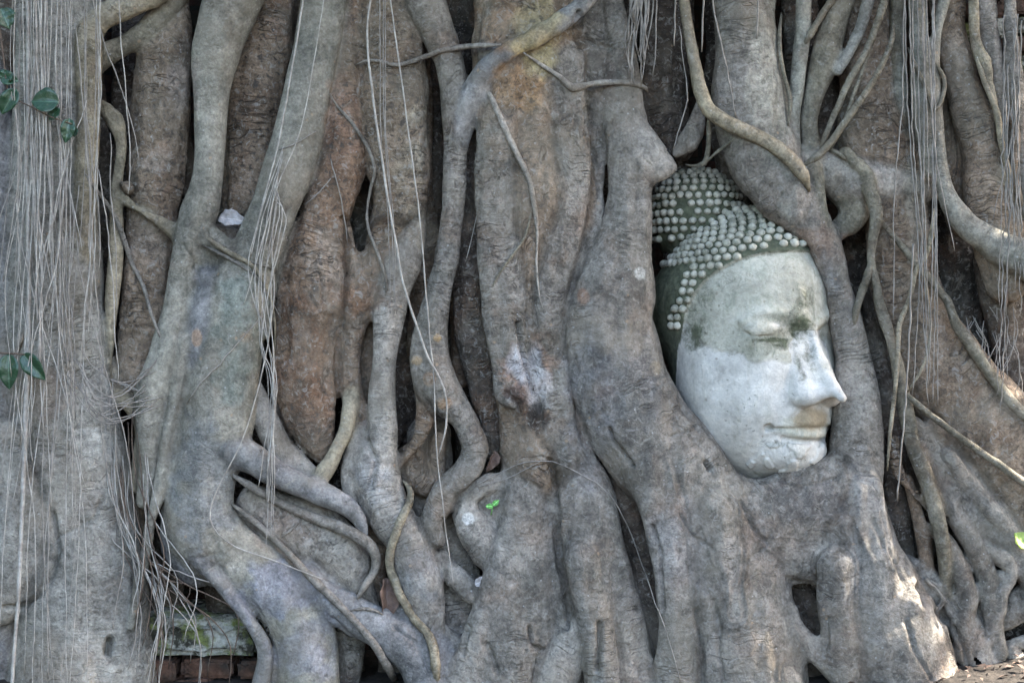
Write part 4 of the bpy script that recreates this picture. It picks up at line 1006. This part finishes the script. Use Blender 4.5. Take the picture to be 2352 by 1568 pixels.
def brick_mat():
    b = NB('old_brick')
    n = b.n.new('ShaderNodeTexBrick'); x, y, z = b.sep(b.co)
    b.lk(b.vec(x, z, 0), n.inputs['Vector']); n.inputs['Scale'].default_value = 1
    n.inputs['Brick Width'].default_value = .24; n.inputs['Row Height'].default_value = .055; n.inputs['Mortar Size'].default_value = .006
    n.inputs['Color1'].default_value = (.07, .03, .02, 1); n.inputs['Color2'].default_value = (.04, .022, .016, 1); n.inputs['Mortar'].default_value = (.02, .018, .015, 1)  # brick and mortar darkened so gaps between roots read as shade
    col = b.mix(1, n.outputs['Color'], b.gray(b.rng(b.noise(25, 6, .7), .3, .7, .5, 1.4)), 'MULTIPLY')
    col = b.mix(b.rng(b.noise(9, 5, .7), .48, .62, 0, .8), col, (.03, .032, .022))
    b.put(b.b.inputs['Base Color'], col); b.b.inputs['Roughness'].default_value = .95
    b.put(b.b.inputs['Normal'], b.bump(b.math('SUBTRACT', b.noise(40, 5, .7), b.math('MULTIPLY', n.outputs['Fac'], 1.5)), .012))
    return b.m
M_BRICK = brick_mat()
wall = box_grid('brick_wall', -3.2, 3.2, .36, .9, -.05, 3.2, M_BRICK, .004, .3)
tag(wall, 'old brick wall behind the fig roots, coloured dark for the shade in the gaps', 'wall')
def mossy():
    b = NB('mossy_stone')
    n1 = b.noise(11, 6, .7); n2 = b.noise(50, 5, .7)
    col = b.mix(b.rng(n1, .47, .55), (.045, .042, .030), (.40, .385, .33))
    col = b.mix(b.rng(b.noise(17, 6, .7), .50, .60), col, (.17, .19, .06))
    col = b.mix(1, col, b.gray(b.rng(n2, .3, .7, .6, 1.3)), 'MULTIPLY')
    b.put(b.b.inputs['Base Color'], col); b.b.inputs['Roughness'].default_value = .95; b.put(b.b.inputs['Normal'], b.bump(b.math('ADD', n1, n2), .01))
    return b.m
M_MOSSY = mossy()
a_ = W(330, 1497, -60); c_ = W(600, 1412, -60)
st = box_grid('stone_block', a_[0], c_[0], .0, .30, a_[2], c_[2], M_MOSSY, .030, .012, None, .012)
tag(st, 'mossy pale stone block wedged under the fig roots at lower left', 'stone')
# crumbling brick courses under the block
M_BR1 = simple('brick_clay', (.11, .055, .035), (.035, .028, .022), 17, .95, .012, detail=8)
for r_ in range(4):
    z_ = a_[2] - .012 - r_ * .052
    xx = a_[0] - .02 + (r_ % 2) * .06
    i = 0
    while xx < c_[0]:
        bw = .115 + .02 * ((i * 7 + r_) % 3)
        zj = .006 * math.sin(i * 3.1 + r_ * 2)
        b_ = box_grid('brick', xx, xx + bw - .012, -.005 + .03 * ((i * 5 + r_) % 3) / 2, .2, z_ - .043 + zj, z_ + zj, M_BR1, .016, .012, None, .007)
        tag(b_, 'worn red brick in the broken courses beneath the mossy stone block', 'brick', 'bricks below the mossy stone block')
        xx += bw; i += 1
# loose bricks high on the right
for i, (X_, Y_) in enumerate(((2338, 20), (2330, 62), (2345, 105), (2325, 150), (2350, 190), (2335, 232), (2246, 30), (2250, 75))):
    p = W(X_, Y_, -110)
    b_ = box_grid('brick', p[0] - .055, p[0] + .055, p[1] - .03, p[1] + .12, p[2] - .017, p[2] + .017, M_BR1 if i % 2 == 0 else M_MOSSY, .004, .03, None, .005)
    tag(b_, 'weathered brick of the ruined wall showing behind the roots at upper right', 'brick', 'ruined bricks at upper right')
# ground
n = 90
gx = np.linspace(-40, 40, 3); V0 = []
xs = np.concatenate([np.linspace(-40, -4, 6), np.linspace(-3, 3, n), np.linspace(4, 40, 6)]); ys = np.concatenate([np.linspace(-40, -6, 5), np.linspace(-4, 1, 70), np.linspace(4, 40, 5)])
GXX, GYY = np.meshgrid(xs, ys, indexing='ij')
P2 = np.stack([GXX.ravel(), GYY.ravel(), np.zeros(GXX.size)], 1).astype(np.float32)
zz = .02 * fbm(P2, (3, 3, 3), 3, 4) + .008 * fbm(P2, (18, 18, 1), 2, 6) + .085 * np.exp(-((P2[:, 0] - 1.3) / .35) ** 2 - ((P2[:, 1] - .15) / .35) ** 2) + .01
P2[:, 2] = zz
nn = len(ys); I = np.arange(len(xs) - 1)[:, None] * nn + np.arange(nn - 1)[None, :]; I = I.ravel()
g = np_mesh('ground', P2, np.stack([I, I + nn, I + nn + 1, I + 1], 1), M_SOIL); tag(g, kind='structure')
# fig roots beyond both edges of the picture, so the tree goes on
for sgn in (-1, 1):
    for i in range(9):
        x_ = 1176 + sgn * (1340 + i * 95 + rn.uniform(-20, 20)); r0 = rn.uniform(40, 75)
        pts = [(x_ + rn.gauss(0, 30), y_, r0 * (1 + max(0, y_ - 900) / 1500) * rn.uniform(.85, 1.15)) for y_ in (-500, -200, 100, 400, 700, 1000, 1300, 1620)]
        dd = rn.uniform(-150, -110) if sgn > 0 else rn.uniform(-60, 20)
        strand(pts, M_BARK, 'root', free=[dd] * 4 + [dd + 30], tone=rn.choice(['gray', 'ring', 'smooth', 'brown']), sides=20, wob=.03, step=40)

# ------------------------------------------------------------------ leaves
def leaf_mat(name, c1, c2, rough=.4):
    b = NB(name); n = b.noise(60, 3); x, y, z = b.sep(b.co); ax = b.math('ABSOLUTE', x)
    col = b.mix(b.rng(n, .3, .7), c1, c2); lt = tuple(min(1, v * 2.0 + .03) for v in c2)
    vein = b.math('PINGPONG', b.math('SUBTRACT', y, b.math('MULTIPLY', ax, .8)), .005)
    col = b.mix(b.math('MULTIPLY', b.rng(vein, .0002, .0007, 1, 0), .35), col, lt)
    col = b.mix(b.math('MULTIPLY', b.rng(ax, .0005, .0012, 1, 0), .7), col, lt)
    col = b.mix(b.math('MULTIPLY', b.rng(b.noise(110, 4, .7), .62, .7), .6), col, (.12, .09, .04))
    b.put(b.b.inputs['Base Color'], col); b.b.inputs['Roughness'].default_value = rough
    b.put(b.b.inputs['Normal'], b.bump(b.noise(160, 2), .001)); return b.m
M_LEAF = leaf_mat('green_leaf', (.012, .038, .018), (.02, .055, .025), .3)
M_LEAF2 = leaf_mat('fresh_leaf', (.10, .30, .06), (.16, .40, .09), .5)
M_YEL = leaf_mat('yellow_leaf', (.34, .38, .06), (.24, .33, .07), .5)
M_DEAD = leaf_mat('dead_leaf', (.16, .10, .07), (.08, .05, .04), .8)
M_DEADP = leaf_mat('pale_dead_leaf', (.42, .39, .38), (.28, .25, .24), .8)
def leaf_mesh(name, length, width, mat, curl=.15, fold=.25, parent=None, thick=.0006, crumple=0):
    bm = bmesh.new(); nu, nv = 14, 6; grid = []
    for i in range(nu + 1):
        t = i / nu; wd = width * math.sin(math.pi * t ** .8) ** .75 * (1 - .12 * t)
        if i == nu: wd = 0
        rw = []
        for j in range(-nv // 2, nv // 2 + 1):
            s_ = j / (nv / 2)
            rw.append(bm.verts.new((s_ * wd / 2, t * length, abs(s_) * wd * fold - curl * length * (t - .3) ** 2 + .0015 * math.sin(t * 18) * abs(s_))))
        grid.append(rw)
    for i in range(nu):
        for j in range(nv): bm.faces.new((grid[i][j], grid[i][j + 1], grid[i + 1][j + 1], grid[i + 1][j]))
    if crumple:
        for v in bm.verts:
            a, b_ = v.co.x / width, v.co.y / length
            v.co.z += crumple * width * (.5 * math.sin(a * 9 + b_ * 14) + .4 * math.sin(b_ * 23 - a * 6)); v.co.x += crumple * width * .35 * math.sin(b_ * 17 + 1)
    bmesh.ops.remove_doubles(bm, verts=bm.verts, dist=1e-6)
    bmesh.ops.solidify(bm, geom=bm.faces[:], thickness=thick)
    me = bpy.data.meshes.new(name); bm.to_mesh(me); bm.free(); me.materials.append(mat)
    for p in me.polygons: p.use_smooth = True
    o = bpy.data.objects.new(name, me); C.objects.link(o)
    if parent: o.parent = parent
    return o
def put_leaf(o, base, tip, tilt=0.2, off=(0, 0, 0)):
    a = Vector(W(*base)); b = Vector(W(*tip)); y = (b - a); L = y.length; y.normalize()
    z = Vector((tilt, -1, .25)); x = y.cross(z).normalized(); z = x.cross(y).normalized()
    from mathutils import Matrix
    m = Matrix((x, y, z)).transposed().to_4x4(); m.translation = a - Vector(off); o.matrix_local = m
def sprig(label, stem, leaves):
    base = W(*stem[0][:2], stem[0][3]); t = empty('leafy_sprig', base); tag(t, label, 'plant')
    q = catmull([(a, b, c, d) for a, b, c, d in stem], 10); P = np.array([W(a[0], a[1], a[3]) for a in q]) - np.array(base)
    Vt, Ft = tube_arrays(P, q[:, 2] * S, 6, .1); np_mesh('stem', Vt, Ft, M_STRANDD, None, None, t)
    for (b_, tp, wd, tl) in leaves:
        L = (Vector(W(*tp)) - Vector(W(*b_))).length
        o = leaf_mesh('leaf', L, wd * S, M_LEAF, .18, .22, t); put_leaf(o, b_, tp, tl, base)
sprig('sprig of glossy dark green leaves among hanging roots at upper left', [(-30, -60, 2, 150), (-5, 40, 2, 150), (10, 150, 2, 150), (22, 215, 2, 150), (70, 245, 1.6, 155), (120, 270, 1.6, 158), (165, 285, 1.4, 160)],
      [((2, 20, 150), (22, 66, 152), 50, .3), ((24, 165, 150), (4, 190, 150), 36, .0), ((2, 178, 150), (42, 186, 152), 34, -.3), ((38, 205, 150), (2, 262, 152), 42, .2), ((136, 235, 158), (70, 232, 160), 60, .1), ((138, 250, 155), (110, 276, 150), 34, -.4), ((160, 272, 155), (150, 328, 160), 34, .3), ((174, 290, 155), (168, 315, 150), 26, -.3)])
sprig('small sprig with two oval dark green leaves at the left edge halfway down', [(-40, 800, 2, 150), (0, 810, 2, 150), (40, 812, 1.8, 152), (60, 815, 1.4, 152)],
      [((20, 812, 150), (20, 894, 154), 48, .1), ((52, 812, 152), (102, 872, 156), 44, -.2)])
seed = empty('seedling', W(1128, 1180, depth(1128, 1180))); tag(seed, 'tiny bright green two leaved seedling on the central trunk', 'plant')
sb_ = np.array(seed.location); dz = depth(1128, 1170) + 6
Vt, Ft = tube_arrays(np.array([W(1128, 1182, dz - 4), W(1130, 1172, dz + 4), W(1132, 1160, dz + 8)]) - sb_, np.array([1.4, 1.2, 1]) * S, 6); np_mesh('stem', Vt, Ft, M_LEAF2, None, None, seed)
for b_, tp in (((1131, 1162, dz + 8), (1115, 1162, dz + 9)), ((1132, 1160, dz + 8), (1146, 1148, dz + 9))):
    o = leaf_mesh('leaf', (Vector(W(*tp)) - Vector(W(*b_))).length, 13 * S, M_LEAF2, .1, .15, seed); put_leaf(o, b_, tp, .1, sb_)
def fallen(name, label, mat, base, tip, wd, curl=.5, fold=.5, tilt=.3, dd=8):
    b_ = (base[0], base[1], depth(*base[:2]) + dd if len(base) < 3 else base[2]); t_ = (tip[0], tip[1], depth(*tip[:2]) + dd if len(tip) < 3 else tip[2])
    L = (Vector(W(*t_)) - Vector(W(*b_))).length
    o = leaf_mesh(name, L, wd * S, mat, curl, fold, crumple=.16 if 'dead' in name else .04); put_leaf(o, b_, t_, tilt); tag(o, label, 'leaf')
fallen('dead_leaf', 'pale curled dead leaf caught in the fork of two smooth roots', M_DEADP, (502, 500, 30), (566, 506, 50), 40, .3, .3, .1)
fallen('dead_leaf', 'large crumpled brown dead leaf hanging in the hollow left of the bulging root', M_DEAD, (888, 1325, 40), (890, 1425, 60), 52, .2, .7, .4)
fallen('dead_leaf', 'small dark curled dead leaf at the left foot of the central trunk', M_DEAD, (1138, 1035, 30), (1118, 1085, 40), 24, .5, .9, .5)
fallen('dead_leaf', 'little whitish leaf lying at the mouth of the dark hole', M_DEADP, (1090, 1342, 62), (1124, 1326, 66), 22, .3, .3, .1)
fallen('fallen_leaf', 'bright yellow green leaf at the right edge above the roots', M_YEL, (2362, 1258, 70), (2332, 1222, 60), 44, .2, .2, .2)
fallen('fallen_leaf', 'yellow green leaf on the dark soil right of the root collar', M_YEL, (2112, 1306, 0), (2160, 1330, 10), 26, .2, .3, .2)
fallen('fallen_leaf', 'yellow leaf at the bottom edge beside the sunlit root foot', M_YEL, (2262, 1572, 80), (2318, 1556, 80), 44, .2, .3, .2)
tw = empty('twig', W(2313, 640, 60)); tag(tw, 'reddish brown broken twig dangling in the dark hollow at right', 'twig')
tb = np.array(tw.location)
Vt, Ft = tube_arrays(np.array([W(2313, 640, 60), W(2311, 690, 60), W(2300, 730, 62), W(2292, 765, 62)]) - tb, np.array([3, 4, 5, 4]) * S, 8, .2); np_mesh('stick', Vt, Ft, M_STRANDD, None, None, tw)

# ------------------------------------------------------------------ unseen leafy tree at right, crown shaped to pass only a few sun flecks
M_CAN = leaf_mat('canopy_leaf', (.03, .08, .03), (.05, .11, .04), .5)
ct = empty('unseen_shade_tree', (4.6, -.3, 0)); tag(ct, 'unseen leafy tree right of the view, its crown shaped to shade the fig roots', 'tree')
cb = np.array([4.6, -.3, 0])
Vt, Ft = tube_arrays(np.array([(4.6, -.3, -.1), (4.55, -.25, 1.2), (4.4, -.2, 2.4), (4.2, -.1, 3.6), (4.3, 0, 5)]) - cb, np.array([.2, .16, .14, .1, .04]), 14, .05)
np_mesh('trunk', Vt, Ft, M_STRAND, None, None, ct)
sdv = np.array(sd[:]); rc = np.random.RandomState(4)
LV = []; LF = []
FLECK = [(1.05, .73, .035), (.985, 1.53, .03), (.99, .47, .03)]
while len(LF) < 3600:
    # a leaf of the crown, by where its shadow falls
    px_ = rc.uniform(-1.6, 1.7); pz_ = rc.uniform(-.1, 2.2); py_ = rc.uniform(-.42, .42)
    v_ = pz_ * .743 - px_ * .669
    if v_ < -.44 + .06 * math.sin(py_ * 40) and rc.rand() < .975: continue
    if v_ < -.28 and rc.rand() < .5: continue
    tt = rc.uniform(2.4, 4.2) + (1.6 - px_) * .9
    c_ = np.array([px_, py_, pz_]) + sdv * tt
    if any(abs(v_ - (b * .743 - a * .669)) < r_ + .03 and abs(py_ + .08) < .05 for a, b, r_ in FLECK): continue
    n_ = rc.normal(size=3); n_ += sdv * 1.2; n_ /= np.linalg.norm(n_)
    a_ = np.cross(n_, rc.normal(size=3)); a_ /= np.linalg.norm(a_); b_ = np.cross(n_, a_)
    L_ = rc.uniform(.05, .085); i0_ = len(LV)
    LV += list((c_ - cb) + np.array([-a_ * L_, b_ * L_ * .42 - n_ * .004, a_ * L_, -b_ * L_ * .42 - n_ * .004]))
    LF.append((i0_, i0_ + 1, i0_ + 2, i0_ + 3))
for i in range(3800):  # extra leaves added to close off sky light from the right
    p = np.array([rc.uniform(2.7, 5.2), rc.uniform(-6, -.75), rc.uniform(.3, 4.2)]) - cb
    n_ = rc.normal(size=3); n_ /= np.linalg.norm(n_)
    a_ = np.cross(n_, rc.normal(size=3)); a_ /= np.linalg.norm(a_); b_ = np.cross(n_, a_)
    L_ = rc.uniform(.08, .14); i0_ = len(LV)
    LV += list(p + np.array([-a_ * L_, b_ * L_ * .5 - n_ * .01, a_ * L_, -b_ * L_ * .5 - n_ * .01])); LF.append((i0_, i0_ + 1, i0_ + 2, i0_ + 3))
np_mesh('crown', np.array(LV), LF, M_CAN, None, None, ct)

# ------------------------------------------------------------------ the fig's own trunk and leafy crown above the picture
Vt, Ft = tube_arrays(np.array([(0, .28, 1.95), (.05, .25, 2.4), (.1, .2, 3.0), (0, .1, 3.8), (.1, 0, 5)]) - toff, np.array([1.15, .95, .75, .5, .15]), 28, .06)
Vt[:, 1] = np.where(Vt[:, 1] > -10, (Vt[:, 1] - .2) * .55 + .22, Vt[:, 1])
np_mesh('trunk', Vt, Ft, M_BARK, None, dict(tone=np.tile(np.array(TONE['gray'], np.float32), (len(Vt), 1)), rough=np.full(len(Vt), .4), along=Vt[:, 2]), tree)
LV = []; LF = []
for i in range(5200):
    p = np.array([rc.uniform(-4.5, 4.5), rc.uniform(-3.6, 1.4), rc.uniform(3.0, 4.4)])
    n_ = rc.normal(size=3); n_[2] += 1.2; n_ /= np.linalg.norm(n_)
    a_ = np.cross(n_, rc.normal(size=3)); a_ /= np.linalg.norm(a_); b_ = np.cross(n_, a_)
    L_ = rc.uniform(.08, .14); i0_ = len(LV)
    LV += list(p - toff + np.array([-a_ * L_, b_ * L_ * .5 - n_ * .01, a_ * L_, -b_ * L_ * .5 - n_ * .01])); LF.append((i0_, i0_ + 1, i0_ + 2, i0_ + 3))
np_mesh('crown', np.array(LV), LF, M_CAN, None, None, tree)

# ------------------------------------------------------------------ second leafy tree, added out of view on the left to cut side light
cl_ = empty('unseen_shade_tree', (-4.6, -1.2, 0)); tag(cl_, 'unseen leafy tree added on the left to block light from the side', 'tree')
c0_ = np.array([-4.6, -1.2, 0])
Vt, Ft = tube_arrays(np.array([(0, 0, -.1), (.05, 0, 1.5), (-.05, .1, 3), (0, 0, 5)]), np.array([.22, .18, .13, .05]), 14, .05)
np_mesh('trunk', Vt, Ft, M_STRAND, None, None, cl_)
LV = []; LF = []
for i in range(5000):
    p = np.array([rc.uniform(-1.2, 1.9), rc.uniform(-5, 1.6), rc.uniform(.3, 4.2)])
    n_ = rc.normal(size=3); n_ /= np.linalg.norm(n_)
    a_ = np.cross(n_, rc.normal(size=3)); a_ /= np.linalg.norm(a_); b_ = np.cross(n_, a_)
    L_ = rc.uniform(.08, .14); i0_ = len(LV)
    LV += list(p + np.array([-a_ * L_, b_ * L_ * .5 - n_ * .01, a_ * L_, -b_ * L_ * .5 - n_ * .01])); LF.append((i0_, i0_ + 1, i0_ + 2, i0_ + 3))
np_mesh('crown', np.array(LV), LF, M_CAN, None, None, cl_)
# leaf litter and crumbs on the soil
LV = []; LF = []
gz = {}
def ground_z(x, y):
    return float((P2[:, 2])[np.argmin((P2[:, 0] - x) ** 2 + (P2[:, 1] - y) ** 2)])
for i in range(420):
    x_, y_ = rc.uniform(.75, 1.7), rc.uniform(-.25, .34); z_ = ground_z(x_, y_) + .006
    n_ = np.array([rc.normal() * .35, rc.normal() * .35, 1]); n_ /= np.linalg.norm(n_)
    a_ = np.cross(n_, rc.normal(size=3)); a_ /= np.linalg.norm(a_); b_ = np.cross(n_, a_)
    L_ = rc.uniform(.004, .02); i0_ = len(LV); p = np.array([x_, y_, z_])
    LV += list(p + np.array([-a_ * L_, b_ * L_ * .45 + n_ * .003, a_ * L_, -b_ * L_ * .45 + n_ * .003])); LF.append((i0_, i0_ + 1, i0_ + 2, i0_ + 3))
tag(np_mesh('leaf_litter', np.array(LV), LF, M_DEAD), 'small brown dead leaves and crumbs strewn on the dark soil', 'leaf litter', kind='stuff')
